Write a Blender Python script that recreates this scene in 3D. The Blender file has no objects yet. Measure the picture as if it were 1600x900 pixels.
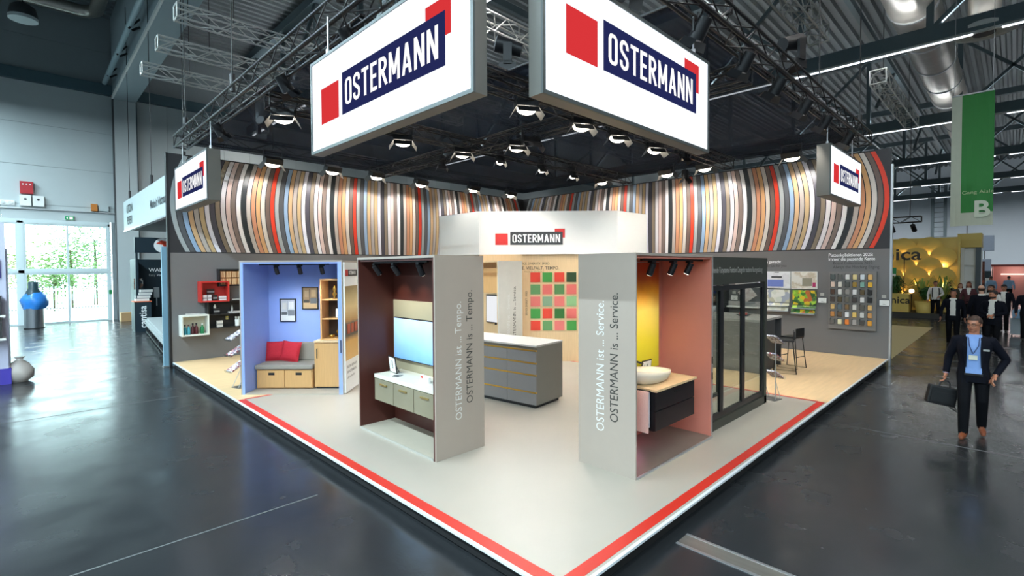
import bpy, bmesh, math, random
from mathutils import Vector, Matrix, kdtree
C = bpy.context.scene.collection
SC = bpy.context.scene
random.seed(7)
PI = math.pi
# ---------------------------------------------------------------- camera, world, exposure
def make_camera():
    yaw, pit, rol, f = math.radians(45.343), math.radians(1.475), math.radians(-0.317), 777.643
    fw = Vector((math.cos(yaw)*math.cos(pit), math.sin(yaw)*math.cos(pit), -math.sin(pit)))
    rt = Vector((math.sin(yaw), -math.cos(yaw), 0)); up = rt.cross(fw)
    r2 = rt*math.cos(rol)+up*math.sin(rol); u2 = up*math.cos(rol)-rt*math.sin(rol)
    cam = bpy.data.cameras.new('camera'); cam.sensor_width = 36; cam.lens = f/1600*36
    cam.shift_y = -(450-438.335)/1600; cam.clip_end = 400
    o = bpy.data.objects.new('camera', cam); C.objects.link(o)
    m = Matrix((r2, u2, -fw)).transposed().to_4x4(); m.translation = (-2.695, -2.2145, 2.35)
    o.matrix_world = m; SC.camera = o
make_camera()
SC.view_settings.view_transform = 'Standard'; SC.view_settings.look = 'None'
SC.view_settings.gamma = 1.0; SC.view_settings.exposure = 0.0; SC.view_settings.use_curve_mapping = False
W = bpy.data.worlds.new('world'); SC.world = W; W.use_nodes = True
W.node_tree.nodes['Background'].inputs[0].default_value = (0.82, 0.93, 1.0, 1)
W.node_tree.nodes['Background'].inputs[1].default_value = 15.0
FLOOR_Z = -0.16
def area(name, loc, size, sizey, power, color=(1, 1, 1), rot=(0, 0, 0), spread=PI):
    l = bpy.data.lights.new(name, 'AREA'); l.shape = 'RECTANGLE'; l.size = size; l.size_y = sizey
    l.energy = power; l.color = color; l.spread = spread
    o = bpy.data.objects.new(name, l); C.objects.link(o); o.location = loc; o.rotation_euler = rot
    return o
# the hall's own strip lights: one long lamp below each roof truss, plus added fill lamps
LED_X = (7.0, 20.0, 33.0, 46.3, 59.5, 71.5)
for lx in LED_X:
    area('strip_lamp', (lx, 2.0, 9.93), 0.10, 52, 2000 if lx < 10 else (2600 if lx > 50 else 480), (1.0, 0.97, .93) if lx < 10 else (0.93, 0.97, 1.0))
    area('roof_fill_lamp', (lx, 2.0, 10.7), 0.10, 52, 1000, (0.93, 0.97, 1.0), rot=(PI, 0, 0))  # added upward lamp that brightens the roof deck
for lx in (-7.0, -20.0):
    area('strip_lamp', (lx, 2.0, 9.93), 0.10, 52, 10500, (0.70, 0.90, 1.0))  # added out of view to brighten the door side, no fixtures there
# daylight portal in the glazed doors
pt = area('door_portal', (-1.3, 29.95, 2.2), 3.6, 4.6, 1, rot=(PI/2, 0, PI)); pt.data.cycles.is_portal = True
pt.rotation_euler = (-PI/2, 0, 0)
# ---------------------------------------------------------------- materials
def lin(c):
    if isinstance(c, str):
        c = tuple(int(c[i:i+2], 16)/255 for i in (0, 2, 4))
    return tuple((x/12.92 if x <= .04045 else ((x+.055)/1.055)**2.4) for x in c)+(1,)
MATS = {}
def mat(name, col, rough=.5, metal=0, var=.06, scale=6, bump=0, emit=None, es=1, spec=.5, alpha=None, stretch=None, trans=0, detail=3, coat=0):
    if name in MATS: return MATS[name]
    m = bpy.data.materials.new(name); m.use_nodes = True; nt = m.node_tree; N = nt.nodes; Lk = nt.links
    b = N['Principled BSDF']; c = lin(col)
    tc = N.new('ShaderNodeTexCoord'); mp = N.new('ShaderNodeMapping'); Lk.new(tc.outputs['Object'], mp.inputs[0])
    if stretch: mp.inputs['Scale'].default_value = stretch
    nz = N.new('ShaderNodeTexNoise'); nz.inputs['Scale'].default_value = scale; nz.inputs['Detail'].default_value = detail
    Lk.new(mp.outputs[0], nz.inputs['Vector'])
    mx = N.new('ShaderNodeMix'); mx.data_type = 'RGBA'
    mx.inputs[6].default_value = tuple(max(0, x*(1-var)) for x in c[:3])+(1,)
    mx.inputs[7].default_value = tuple(min(1, x*(1+var)) for x in c[:3])+(1,)
    Lk.new(nz.outputs['Fac'], mx.inputs[0]); Lk.new(mx.outputs[2], b.inputs['Base Color'])
    b.inputs['Roughness'].default_value = rough; b.inputs['Metallic'].default_value = metal
    b.inputs['Specular IOR Level'].default_value = spec
    if coat: b.inputs['Coat Weight'].default_value = coat
    if trans: b.inputs['Transmission Weight'].default_value = trans
    if bump:
        bp = N.new('ShaderNodeBump'); bp.inputs['Strength'].default_value = bump; bp.inputs['Distance'].default_value = .02
        Lk.new(nz.outputs['Fac'], bp.inputs['Height']); Lk.new(bp.outputs[0], b.inputs['Normal'])
    if emit:
        b.inputs['Emission Color'].default_value = lin(emit); b.inputs['Emission Strength'].default_value = es
    MATS[name] = m; return m
def glass(name, tint='ffffff', refl=.08, rough=.02):
    if name in MATS: return MATS[name]
    m = bpy.data.materials.new(name); m.use_nodes = True; nt = m.node_tree; N = nt.nodes; L = nt.links
    N.remove(N['Principled BSDF']); o = N['Material Output']
    t = N.new('ShaderNodeBsdfTransparent'); t.inputs[0].default_value = lin(tint)
    g = N.new('ShaderNodeBsdfGlossy'); g.inputs['Roughness'].default_value = rough
    lw = N.new('ShaderNodeLayerWeight'); fr = N.new('ShaderNodeMath'); fr.operation = 'POWER'; fr.inputs[1].default_value = 5.0; L.new(lw.outputs['Facing'], fr.inputs[0])
    mu = N.new('ShaderNodeMath'); mu.operation = 'MULTIPLY_ADD'; mu.inputs[1].default_value = .55; mu.inputs[2].default_value = refl*.3
    x = N.new('ShaderNodeMixShader'); L.new(fr.outputs[0], mu.inputs[0]); L.new(mu.outputs[0], x.inputs[0])
    L.new(t.outputs[0], x.inputs[1]); L.new(g.outputs[0], x.inputs[2]); L.new(x.outputs[0], o.inputs[0])
    MATS[name] = m; return m
def ramp_mat(name, stops, axis='Z', lo=0, hi=1, rough=.5, noise=0, emit=0):
    """printed picture: colour bands along an object axis, softened by noise"""
    if name in MATS: return MATS[name]
    m = bpy.data.materials.new(name); m.use_nodes = True; nt = m.node_tree; N = nt.nodes; L = nt.links
    b = N['Principled BSDF']; tc = N.new('ShaderNodeTexCoord'); sp = N.new('ShaderNodeSeparateXYZ'); L.new(tc.outputs['Object'], sp.inputs[0])
    mr = N.new('ShaderNodeMapRange'); mr.inputs[1].default_value = lo; mr.inputs[2].default_value = hi
    L.new(sp.outputs[axis], mr.inputs[0])
    nz = N.new('ShaderNodeTexNoise'); nz.inputs['Scale'].default_value = 3; L.new(tc.outputs['Object'], nz.inputs['Vector'])
    ad = N.new('ShaderNodeMath'); ad.operation = 'MULTIPLY_ADD'; ad.inputs[1].default_value = noise
    L.new(nz.outputs['Fac'], ad.inputs[0]); L.new(mr.outputs[0], ad.inputs[2])
    r = N.new('ShaderNodeValToRGB'); e = r.color_ramp.elements
    while len(e) < len(stops): e.new(.5)
    for i, (p, c) in enumerate(stops): e[i].position = p; e[i].color = lin(c)
    L.new(ad.outputs[0], r.inputs[0]); L.new(r.outputs[0], b.inputs['Base Color']); b.inputs['Roughness'].default_value = rough
    if emit:
        L.new(r.outputs[0], b.inputs['Emission Color']); b.inputs['Emission Strength'].default_value = emit
    MATS[name] = m; return m
def print_mat(name, cols, scale=8, kind='VORONOI', rough=.5):
    """flat print: patches of several colours"""
    if name in MATS: return MATS[name]
    m = bpy.data.materials.new(name); m.use_nodes = True; nt = m.node_tree; N = nt.nodes; L = nt.links
    b = N['Principled BSDF']; tc = N.new('ShaderNodeTexCoord')
    if kind == 'VORONOI':
        v = N.new('ShaderNodeTexVoronoi'); v.inputs['Scale'].default_value = scale; L.new(tc.outputs['Object'], v.inputs['Vector'])
        s = N.new('ShaderNodeSeparateColor'); L.new(v.outputs['Color'], s.inputs[0]); src = s.outputs[0]
    else:
        v = N.new('ShaderNodeTexNoise'); v.inputs['Scale'].default_value = scale; v.inputs['Detail'].default_value = 4
        L.new(tc.outputs['Object'], v.inputs['Vector']); src = v.outputs['Fac']
    r = N.new('ShaderNodeValToRGB'); r.color_ramp.interpolation = 'CONSTANT' if kind == 'VORONOI' else 'LINEAR'; e = r.color_ramp.elements
    while len(e) < len(cols): e.new(.5)
    lo, hi = (0, 1) if kind == 'VORONOI' else (.3, .7)
    for i, c in enumerate(cols): e[i].position = lo+(hi-lo)*i/len(cols); e[i].color = lin(c)
    L.new(src, r.inputs[0]); L.new(r.outputs[0], b.inputs['Base Color']); b.inputs['Roughness'].default_value = rough
    MATS[name] = m; return m
def emis(name, col, s):
    if name in MATS: return MATS[name]
    m = bpy.data.materials.new(name); m.use_nodes = True; N = m.node_tree.nodes; N.remove(N['Principled BSDF'])
    e = N.new('ShaderNodeEmission'); e.inputs[0].default_value = lin(col); e.inputs[1].default_value = s
    m.node_tree.links.new(e.outputs[0], N['Material Output'].inputs[0]); MATS[name] = m; return m
# ---------------------------------------------------------------- mesh helpers
class MB:
    def __init__(s): s.v = []; s.f = []; s.mi = []; s.sm = []
    def add(s, vs, fs, mi=0, smooth=False):
        used = sorted({i for f in fs for i in f}); b = len(s.v); mp = {u: b+k for k, u in enumerate(used)}; vs = list(vs)
        s.v += [tuple(vs[i]) for i in used]
        for f in fs: s.f.append(tuple(mp[i] for i in f)); s.mi.append(mi); s.sm.append(smooth)
        return s
    def box(s, x0, x1, y0, y1, z0, z1, mi=0):
        x0, x1 = min(x0, x1), max(x0, x1); y0, y1 = min(y0, y1), max(y0, y1); z0, z1 = min(z0, z1), max(z0, z1)
        vs = [(x, y, z) for z in (z0, z1) for y in (y0, y1) for x in (x0, x1)]
        return s.add(vs, [(0, 2, 3, 1), (4, 5, 7, 6), (0, 1, 5, 4), (2, 6, 7, 3), (0, 4, 6, 2), (1, 3, 7, 5)], mi)
    def obox(s, c, ax, ay, az, mi=0):
        c, ax, ay, az = map(Vector, (c, ax, ay, az))
        vs = [c+ax*i+ay*j+az*k for k in (-1, 1) for j in (-1, 1) for i in (-1, 1)]
        return s.add(vs, [(0, 2, 3, 1), (4, 5, 7, 6), (0, 1, 5, 4), (2, 6, 7, 3), (0, 4, 6, 2), (1, 3, 7, 5)], mi)
    def bar(s, a, b, w, h=None, mi=0):
        a, b = Vector(a), Vector(b); d = (b-a); l = d.length
        if l < 1e-6: return s
        d /= l; up = Vector((0, 0, 1)) if abs(d.z) < .95 else Vector((1, 0, 0))
        r = d.cross(up).normalized(); u = r.cross(d)
        return s.obox((a+b)/2, d*l/2, r*w/2, u*(h or w)/2, mi)
    def cyl(s, a, b, r0, r1=None, n=10, mi=0, caps=True, smooth=True):
        a, b = Vector(a), Vector(b); r1 = r0 if r1 is None else r1; d = (b-a).normalized()
        up = Vector((0, 0, 1)) if abs(d.z) < .95 else Vector((1, 0, 0)); x = d.cross(up).normalized(); y = d.cross(x)
        vs = []
        for p, r in ((a, r0), (b, r1)):
            for i in range(n):
                t = 2*PI*i/n; vs.append(p+x*r*math.cos(t)+y*r*math.sin(t))
        s.add(vs, [(i, (i+1) % n, n+(i+1) % n, n+i) for i in range(n)], mi, smooth)
        if caps: s.add(vs, [tuple(range(n))[::-1], tuple(range(n, 2*n))], mi)
        return s
    def tube(s, pts, r, n=8, mi=0):
        pts = [Vector(p) for p in pts]; rings = []; x = None
        for i, p in enumerate(pts):
            d = (pts[min(i+1, len(pts)-1)]-pts[max(i-1, 0)]).normalized()
            if x is None:
                up = Vector((0, 0, 1)) if abs(d.z) < .9 else Vector((1, 0, 0)); x = d.cross(up).normalized()
            else: x = (x-d*x.dot(d)).normalized()
            y = d.cross(x); rr = r[i] if isinstance(r, (list, tuple)) else r
            rings.append([p+x*rr*math.cos(2*PI*k/n)+y*rr*math.sin(2*PI*k/n) for k in range(n)])
        vs = [v for q in rings for v in q]; m = len(rings)
        fs = [(i*n+k, i*n+(k+1) % n, (i+1)*n+(k+1) % n, (i+1)*n+k) for i in range(m-1) for k in range(n)]
        s.add(vs, fs, mi, True); s.add(vs, [tuple(range(n))[::-1], tuple(range((m-1)*n, m*n))], mi)
        return s
    def loft(s, rings, mi=0, caps=True, smooth=True):
        n = len(rings[0]); m = len(rings); vs = [v for q in rings for v in q]
        s.add(vs, [(i*n+k, i*n+(k+1) % n, (i+1)*n+(k+1) % n, (i+1)*n+k) for i in range(m-1) for k in range(n)], mi, smooth)
        if caps: s.add(vs, [tuple(range(n))[::-1], tuple(range((m-1)*n, m*n))], mi, False)
        return s
    def lathe(s, prof, c=(0, 0, 0), n=20, mi=0):
        return s.loft([[(c[0]+r*math.cos(2*PI*k/n), c[1]+r*math.sin(2*PI*k/n), c[2]+z) for k in range(n)] for r, z in prof], mi)
    def ball(s, c, rx, ry=None, rz=None, n=12, m=8, mi=0):
        ry = ry or rx; rz = rz or rx
        rings = [[(c[0]+rx*math.sin(a)*math.cos(2*PI*k/n), c[1]+ry*math.sin(a)*math.sin(2*PI*k/n), c[2]-rz*math.cos(a)) for k in range(n)] for a in [PI*(i+.05)/(m+.1) for i in range(m+1)]]
        return s.loft(rings, mi)
    def poly(s, pts, off, mi=0):
        """flat outline extruded by vector off"""
        n = len(pts); off = Vector(off); vs = [Vector(p) for p in pts]+[Vector(p)+off for p in pts]
        return s.add(vs, [tuple(range(n))[::-1], tuple(range(n, 2*n))]+[(i, (i+1) % n, n+(i+1) % n, n+i) for i in range(n)], mi)
    def xf(s, M):
        s.v = [tuple(M @ Vector(v)) for v in s.v]; return s
    def mesh(s, name, mats):
        me = bpy.data.meshes.new(name); me.from_pydata(s.v, [], s.f)
        for m in (mats if isinstance(mats, (list, tuple)) else [mats]): me.materials.append(m)
        me.polygons.foreach_set('material_index', s.mi); me.polygons.foreach_set('use_smooth', s.sm)
        bm = bmesh.new(); bm.from_mesh(me); bmesh.ops.recalc_face_normals(bm, faces=bm.faces); bm.to_mesh(me); bm.free()
        me.update(); return me
    def build(s, name, mats, parent=None, loc=None, rz=None, bevel=0):
        o = bpy.data.objects.new(name, s.mesh(name, mats)); C.objects.link(o)
        if parent: o.parent = parent
        if loc: o.location = loc
        if rz: o.rotation_euler = (0, 0, rz)
        if bevel:
            b = o.modifiers.new('bevel', 'BEVEL'); b.width = bevel; b.segments = 2; b.limit_method = 'ANGLE'
        return o
def tag(o, label=None, cat=None, group=None, kind=None):
    if label: o['label'] = label
    if cat: o['category'] = cat
    if group: o['group'] = group
    if kind: o['kind'] = kind
    return o
def thing(name, label, cat, loc=(0, 0, 0), rz=0, group=None):
    o = bpy.data.objects.new(name, None); C.objects.link(o); o.empty_display_size = .1
    o.location = loc; o.rotation_euler = (0, 0, rz); return tag(o, label, cat, group)
def struct(name, parent=None):
    o = bpy.data.objects.new(name, None); C.objects.link(o); o['kind'] = 'structure'
    if parent: o.parent = parent
    return o
def copy_tree(o, parent=None, kids=None):
    c = o.copy(); C.objects.link(c)
    if parent: c.parent = parent
    for ch in list(o.children): copy_tree(ch, c)
    return c
def lamp(kind, parent, loc, power, color, target=None, size=.1, cone=100, blend=.6):
    l = bpy.data.lights.new('lamp', kind); l.energy = power; l.color = color
    if kind == 'SPOT': l.spot_size = math.radians(cone); l.spot_blend = blend; l.shadow_soft_size = size
    elif kind == 'POINT': l.shadow_soft_size = size
    o = bpy.data.objects.new('lamp', l); C.objects.link(o)
    if parent: o.parent = parent
    o.location = loc
    if target is not None: o.rotation_euler = (Vector(target)-Vector(loc)).to_track_quat('-Z', 'Y').to_euler()
    return o
# text: the built-in font, turned into a mesh.  org = start of the base line, ux = reading direction, uy = up of the letters
def text(body, h, m, org, ux, uy, parent=None, name='lettering', xs=1.0, bold=0, lift=.002, align='LEFT', space=1.0):
    cu = bpy.data.curves.new(name, 'FONT'); cu.body = body; cu.size = h*1.37; cu.offset = bold*h; cu.align_x = align; cu.resolution_u = 3
    cu.space_character = space
    t = bpy.data.objects.new(name, cu); C.objects.link(t)
    bpy.context.view_layer.update()
    me = bpy.data.meshes.new_from_object(t.evaluated_get(bpy.context.evaluated_depsgraph_get()))
    bpy.data.objects.remove(t); bpy.data.curves.remove(cu)
    ux, uy = Vector(ux).normalized(), Vector(uy).normalized(); n = ux.cross(uy)
    M = Matrix((ux*xs, uy, n)).transposed().to_4x4(); M.translation = Vector(org)+n*lift
    me.transform(M); me.materials.clear(); me.materials.append(m)
    o = bpy.data.objects.new(name, me); C.objects.link(o); me.name = name
    if parent: o.parent = parent
    return o
# bold condensed capitals for the OSTERMANN logo, as strokes on a unit-high cell
def arc(cx, cy, rx, ry, a0, a1, n=7):
    return [(cx+rx*math.cos(math.radians(a0+(a1-a0)*i/n)), cy+ry*math.sin(math.radians(a0+(a1-a0)*i/n))) for i in range(n+1)]
GW, GT = .44, .135
def glyph(ch):
    t = GT/2; w = GW; r = w/2-t
    if ch == 'O': return w, [(arc(w/2, 1-w/2+t*.3, r, r, 0, 180)+arc(w/2, w/2-t*.3, r, r, 180, 360)+[(w-t, 1-w/2)], GT, True)]
    if ch == 'S':
        p = [(w-t, .70)]+arc(w/2, 1-t-r, r, r, 0, 180)+[(t, .68)]+[(t+.03, .60), (w/2, .50), (w-t-.03, .40), (w-t, .32)]+arc(w/2, t+r, r, r, 0, -180)+[(t, .30)]
        return w, [(p, GT, False)]
    if ch == 'T': return w*.95, [([(0, 1-t), (w*.95, 1-t)], GT, False), ([(w*.475, 1), (w*.475, 0)], GT, False)]
    if ch == 'E': return w*.86, [([(t, 0), (t, 1)], GT, False), ([(0, 1-t), (w*.86, 1-t)], GT, False), ([(0, t), (w*.86, t)], GT, False), ([(0, .51), (w*.78, .51)], GT, False)]
    if ch == 'R':
        return w*1.02, [([(t, 0), (t, 1)], GT, False), ([(t, 1-t), (w*.5, 1-t)]+arc(w*.5, .73, w*.5-t, .27-t, 90, -90)+[(t, .46+t)], GT, False), ([(w*.46, .50), (w*.95, 0)], GT*1.05, False)]
    if ch == 'M':
        W_ = w*1.28; return W_, [([(t, 0), (t, 1)], GT, False), ([(W_-t, 0), (W_-t, 1)], GT, False), ([(t, 1), (W_/2, .22)], GT, False), ([(W_-t, 1), (W_/2, .22)], GT, False)]
    if ch == 'A':
        W_ = w*1.1; return W_, [([(t, 0), (W_/2, 1)], GT, False), ([(W_-t, 0), (W_/2, 1)], GT, False), ([(W_*.22, .27), (W_*.78, .27)], GT*.9, False)]
    if ch == 'N': return w*1.08, [([(t, 0), (t, 1)], GT, False), ([(w*1.08-t, 0), (w*1.08-t, 1)], GT, False), ([(t*1.1, 1), (w*1.08-t*1.1, 0)], GT*1.05, False)]
def stroke_strip(pts, t, closed):
    P = [Vector((p[0], p[1])) for p in pts]; n = len(P); L_, R_ = [], []
    for i in range(n):
        a = P[i-1] if (i or closed) else P[i]; b = P[(i+1) % n] if (i < n-1 or closed) else P[i]
        d = (b-a).normalized(); nn = Vector((-d.y, d.x)); L_.append(P[i]+nn*t/2); R_.append(P[i]-nn*t/2)
    fs = [(i, (i+1) % n, n+(i+1) % n, n+i) for i in range(n if closed else n-1)]
    return L_+R_, fs
def logo_word(word, x0, x1, z0, z1, M):
    """mesh of the word fitted in the rectangle (logo plane x, z) and moved by M"""
    gap = .10; gl = [glyph(c) for c in word]; tot = sum(g[0] for g in gl)+gap*(len(gl)-1)
    sx, sz = (x1-x0)/tot, (z1-z0); mb = MB(); x = 0; k = 0
    for w, st in gl:
        for pts, t, cl in st:
            vs, fs = stroke_strip(pts, t, cl)
            mb.add([M @ Vector((x0+(x+v.x)*sx, -.0006*k, z0+min(1, max(0, v.y))*sz)) for v in vs], fs); k = (k+1) % 3
        x += w+gap
    return mb
def logo(parent, M, w, m_red, m_dark, m_white):
    """red square, dark bar with the word, red corner behind the bar; w = total width, plane x-z, facing -y"""
    k = w/2.62
    def q(x0, x1, z0, z1, y): return MB().add([M @ Vector(p) for p in ((x0*k, y, z0*k), (x1*k, y, z0*k), (x1*k, y, z1*k), (x0*k, y, z1*k))], [(0, 1, 2, 3)])
    q(0, .47, 0, .43, -.004).build('logo_square', m_red, parent)
    q(2.22, 2.60, .26, .60, -.004).build('logo_corner', m_red, parent)
    q(.56, 2.52, 0, .48, -.007).build('logo_bar', m_dark, parent)
    logo_word('OSTERMANN', .64*k, 2.42*k, .09*k, .39*k, M @ Matrix.Translation((0, -.010, 0))).build('logo_word', m_white, parent)
def truss(name, label, a, b, s=.29, bay=.5, m=None, group=None, r=.025, rb=.011, cat='truss', hang=None):
    a, b = Vector(a), Vector(b); t = thing(name, label, cat, a, 0, group); d = b-a; l = d.length; d.normalize()
    side = Vector((-d.y, d.x, 0)).normalized(); up = Vector((0, 0, 1)); h = s/2
    for i, j in ((-1, -1), (1, -1), (-1, 1), (1, 1)):
        o = side*h*i+up*h*j; MB().cyl(o, o+d*l, r, n=6).build('chord', m, t)
    n = max(2, round(l/bay)); mb = MB()
    for k in range(n):
        p, q = d*l*k/n, d*l*(k+1)/n
        for i in (-1, 1):
            z0, z1 = (-1, 1) if k % 2 == 0 else (1, -1)
            mb.cyl(p+side*h*i+up*h*z0, q+side*h*i+up*h*z1, rb, n=4, caps=False)
            mb.cyl(p+side*h*z0+up*h*i, q+side*h*z1+up*h*i, rb, n=4, caps=False)
    for p in (Vector((0, 0, 0)), d*l):
        for i, j, u, v in ((-1, -1, 1, -1), (1, -1, 1, 1), (1, 1, -1, 1), (-1, 1, -1, -1)):
            mb.cyl(p+side*h*i+up*h*j, p+side*h*u+up*h*v, rb*1.3, n=4, caps=False)
    mb.build('bracing', m, t)['kind'] = 'stuff'
    if hang:
        for f in (.12, .88): MB().cyl(d*l*f+up*h, d*l*f+up*(hang-a.z), .012, n=5).build('hanger', bpy.data.materials['black_metal'], t)
    return t
ORD = 'first second third fourth fifth sixth seventh eighth ninth tenth eleventh twelfth'.split()
# ---------------------------------------------------------------- shared materials
M_white = mat('white_paint', 'e8e8e4', .45, var=.03)
M_black = mat('black_metal', '131316', .45, var=.1)
M_truss = mat('black_truss', '121215', .4, metal=.15, var=.1)
M_alu = mat('aluminium', 'c9ccce', .33, metal=.85, var=.04)
M_steel = mat('brushed_steel', 'b5b9bd', .3, metal=1, var=.06, scale=20, stretch=(1, 1, .1))
M_wall = mat('grey_laminate', '6e6c6b', .55, var=.03)
M_panel = mat('warm_grey_panel', 'a4978b', .42, var=.03)
M_oak = mat('oak_veneer', 'd9b98e', .5, var=.13, scale=5, stretch=(8, 8, .6))
M_red = mat('red_vinyl', 'c42a1c', .45, var=.04)
M_dark = mat('dark_grey', '3a3b3d', .5)
M_beech = mat('warm_oak_front', 'c99a63', .48, var=.12, scale=5, stretch=(8, 8, .6))
M_rubber = mat('black_rubber', '0c0c0d', .7)
M_paper = mat('white_paper', 'eceae4', .6)
M_ink = mat('dark_ink', '34332f', .6)
M_inkw = mat('white_ink', 'f4f4f2', .5)
M_lbox = emis('lit_white', 'f1f7ff', 1.25)
M_lred = emis('lit_red', 'e0383c', .95)
M_lnav = emis('lit_navy', '2b3166', .75)
M_lwht = emis('lit_letters', 'ffffff', 1.1)
M_lens = emis('lamp_lens', 'fff6e6', 9.0)
M_led = emis('led_tube', 'eef6ff', 3.2)
# ================================================================ HALL
def floor_material():
    m = mat('hall_floor_coating', '27292b', .34, var=.14, scale=.9, bump=0, detail=8); nt = m.node_tree; N = nt.nodes; L = nt.links
    b = N['Principled BSDF']; tc = N.new('ShaderNodeTexCoord')
    n1 = N.new('ShaderNodeTexNoise'); n1.inputs['Scale'].default_value = 1.6; n1.inputs['Detail'].default_value = 8; L.new(tc.outputs['Object'], n1.inputs['Vector'])
    r = N.new('ShaderNodeMapRange'); r.inputs[1].default_value = .3; r.inputs[2].default_value = .7; r.inputs[3].default_value = .17; r.inputs[4].default_value = .30
    L.new(n1.outputs['Fac'], r.inputs[0]); L.new(r.outputs[0], b.inputs['Roughness'])
    n2 = N.new('ShaderNodeTexNoise'); n2.inputs['Scale'].default_value = 45; n2.inputs['Detail'].default_value = 4; L.new(tc.outputs['Object'], n2.inputs['Vector'])
    bp = N.new('ShaderNodeBump'); bp.inputs['Strength'].default_value = .04; bp.inputs['Distance'].default_value = .01
    L.new(n2.outputs['Fac'], bp.inputs['Height']); L.new(bp.outputs[0], b.inputs['Normal'])
    return m
M_floor = floor_material()
fl = MB().box(-27, 82, -30, 29.9, FLOOR_Z-.2, FLOOR_Z).build('floor', M_floor); tag(fl, kind='structure')
M_seam = mat('floor_joint', '5d5f60', .5)
for a, b in (((-6.2, 3.2), (-.4, 3.2)), ((-14, 9.4), (-.4, 9.4)), ((-3.6, 3.2), (-3.6, 24)), ((-9, 16.5), (-.4, 16.5)), ((6.5, -30), (6.5, -.4)), ((13.5, -30), (13.5, -.4)), ((1.2, -4.8), (60, -4.8))):
    MB().bar((a[0], a[1], FLOOR_Z+.0005), (b[0], b[1], FLOOR_Z+.0005), .018, .003).build('floor_joint', M_seam, fl)
# steel cover of the service duct in the hall floor
dk = thing('duct_cover', 'steel service duct cover let into the dark hall floor in front of the stand corner', 'floor cover', (1.60, 0, FLOOR_Z))
for dx, w_, m_ in ((-.10, .03, M_alu), (.10, .03, M_alu)):
    MB().box(dx-w_/2, dx+w_/2, -14, -.08, .0005, .006).build('edge_rail', m_, dk)
MB().box(-.084, .084, -14, -.08, .0005, .003).build('cover_plate', mat('cover_plate', '9a958c', .3, metal=.7, var=.25, scale=3, stretch=(4, .5, 1)), dk)
# --- hall walls
M_hw = mat('hall_wall_panel', 'b9c2c2', .5, var=.03, scale=2)
M_hwd = mat('hall_wall_upper', '8b9496', .6, var=.04, scale=2)
M_teal = mat('painted_steel_teal', '4a636b', .5, var=.05)
M_beam = mat('painted_beam', '9dabb0', .45, var=.03)
HW = 29.7
wb = struct('wall_back')
def wpanel(x0, x1, z0, z1, m=M_hw, y=HW, p=wb, name='panel'):
    return MB().box(x0+.008, x1-.008, y, y+.16, z0+.008, z1-.008).build(name, m, p)
DX0, DX1, DZ1 = -3.15, .52, 4.62
xs = [-27, -19, -11, DX0-.1]
MB().box(-27, 82, HW+.02, HW+.3, 4.9, 16).build('backing', M_hwd, wb)
MB().box(-27, DX0-.1, HW+.02, HW+.3, FLOOR_Z, 4.9).build('backing', M_hwd, wb)
MB().box(DX1+.1, 82, HW+.02, HW+.3, FLOOR_Z, 4.9).build('backing', M_hwd, wb)
for i in range(3):
    for z0, z1 in ((FLOOR_Z, 2.3), (2.3, 4.6), (4.6, 5.55)): wpanel(xs[i], xs[i+1], z0, z1)
wpanel(DX0-.1, .75, 4.72, 5.4)
for i, (x0, x1) in enumerate(((-27, -19), (-19, -11), (-11, -5), (-5, .75))):
    for z0, z1 in ((5.4, 7.2), (7.2, 9.1), (9.1, 11.0)):
        if i < 3 and z0 < 5.5: z0 = 5.55
        wpanel(x0, x1, z0, z1)
    for z0, z1 in ((11.5, 13.1), (13.1, 16)): wpanel(x0, x1, z0, z1, M_hwd)
x = 1.7
while x < 34:
    for z0, z1 in ((FLOOR_Z, 5.4), (5.4, 11.0)): wpanel(x, x+1.35, z0, z1)
    for z0, z1 in ((11.5, 16),): wpanel(x, x+1.35, z0, z1, M_hwd)
    x += 1.35
wpanel(34.1, 82, FLOOR_Z, 16)
MB().box(-27, .75, HW-.25, HW+.05, 11.0, 11.5).build('trim', M_teal, wb)
MB().box(1.68, 82, HW-.25, HW+.05, 11.0, 11.5).build('trim', M_teal, wb)
MB().box(DX0-.3, DX1+.25, HW-.09, HW-.005, 5.16, 5.2).build('cable_tray', M_alu, wb)
for nm, a in (('wall_far', (81, 81.3, -30, 29.9)), ('wall_side', (-27, 81, -30, -29.7)), ('wall_rear', (-27, -26.7, -29.7, 29.7))):
    o = struct(nm)
    MB().box(*a, FLOOR_Z, 16).build('panel', mat('far_wall', 'dbe6ee', .6, var=.04, scale=.4) if nm == 'wall_far' else mat('rear_wall', '7f8588', .6), o)
# column + beam
co = struct('trim_1'); MB().box(.78, 1.66, HW-.42, HW-.02, FLOOR_Z, 10.85).build('column', M_hw, co)
MB().box(.745, .78, HW-.42, HW-.02, FLOOR_Z, 10.85).build('corner_bead', M_dark, co)
MB().box(1.66, 1.72, HW-.3, HW-.02, FLOOR_Z, 10.9).build('corner_bead', M_teal, co)
be = struct('trim_2')
B_ = MB(); B_.add([(x, y, z) for y, zz in ((HW-.02, 10.8), (-12, 11.3)) for x in (.77, 1.67) for z in (zz, 15)],
                  [(0, 1, 3, 2), (4, 6, 7, 5), (0, 4, 5, 1), (2, 3, 7, 6), (0, 2, 6, 4), (1, 5, 7, 3)]); B_.build('beam', M_beam, be)
MB().add([(x, y, z) for y, zz in ((HW-.4, 10.8), (-12, 11.3)) for x in (.70, .768) for z in (zz, zz+.14)],
         [(0, 1, 3, 2), (4, 6, 7, 5), (0, 4, 5, 1), (2, 3, 7, 6), (0, 2, 6, 4), (1, 5, 7, 3)]).build('beam_lip', M_white, be)
bpipe = thing('beam_pipe', 'pale grey pipe running on brackets along the side of the roof beam', 'pipe', (.45, HW-.5, 11.5))
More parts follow.
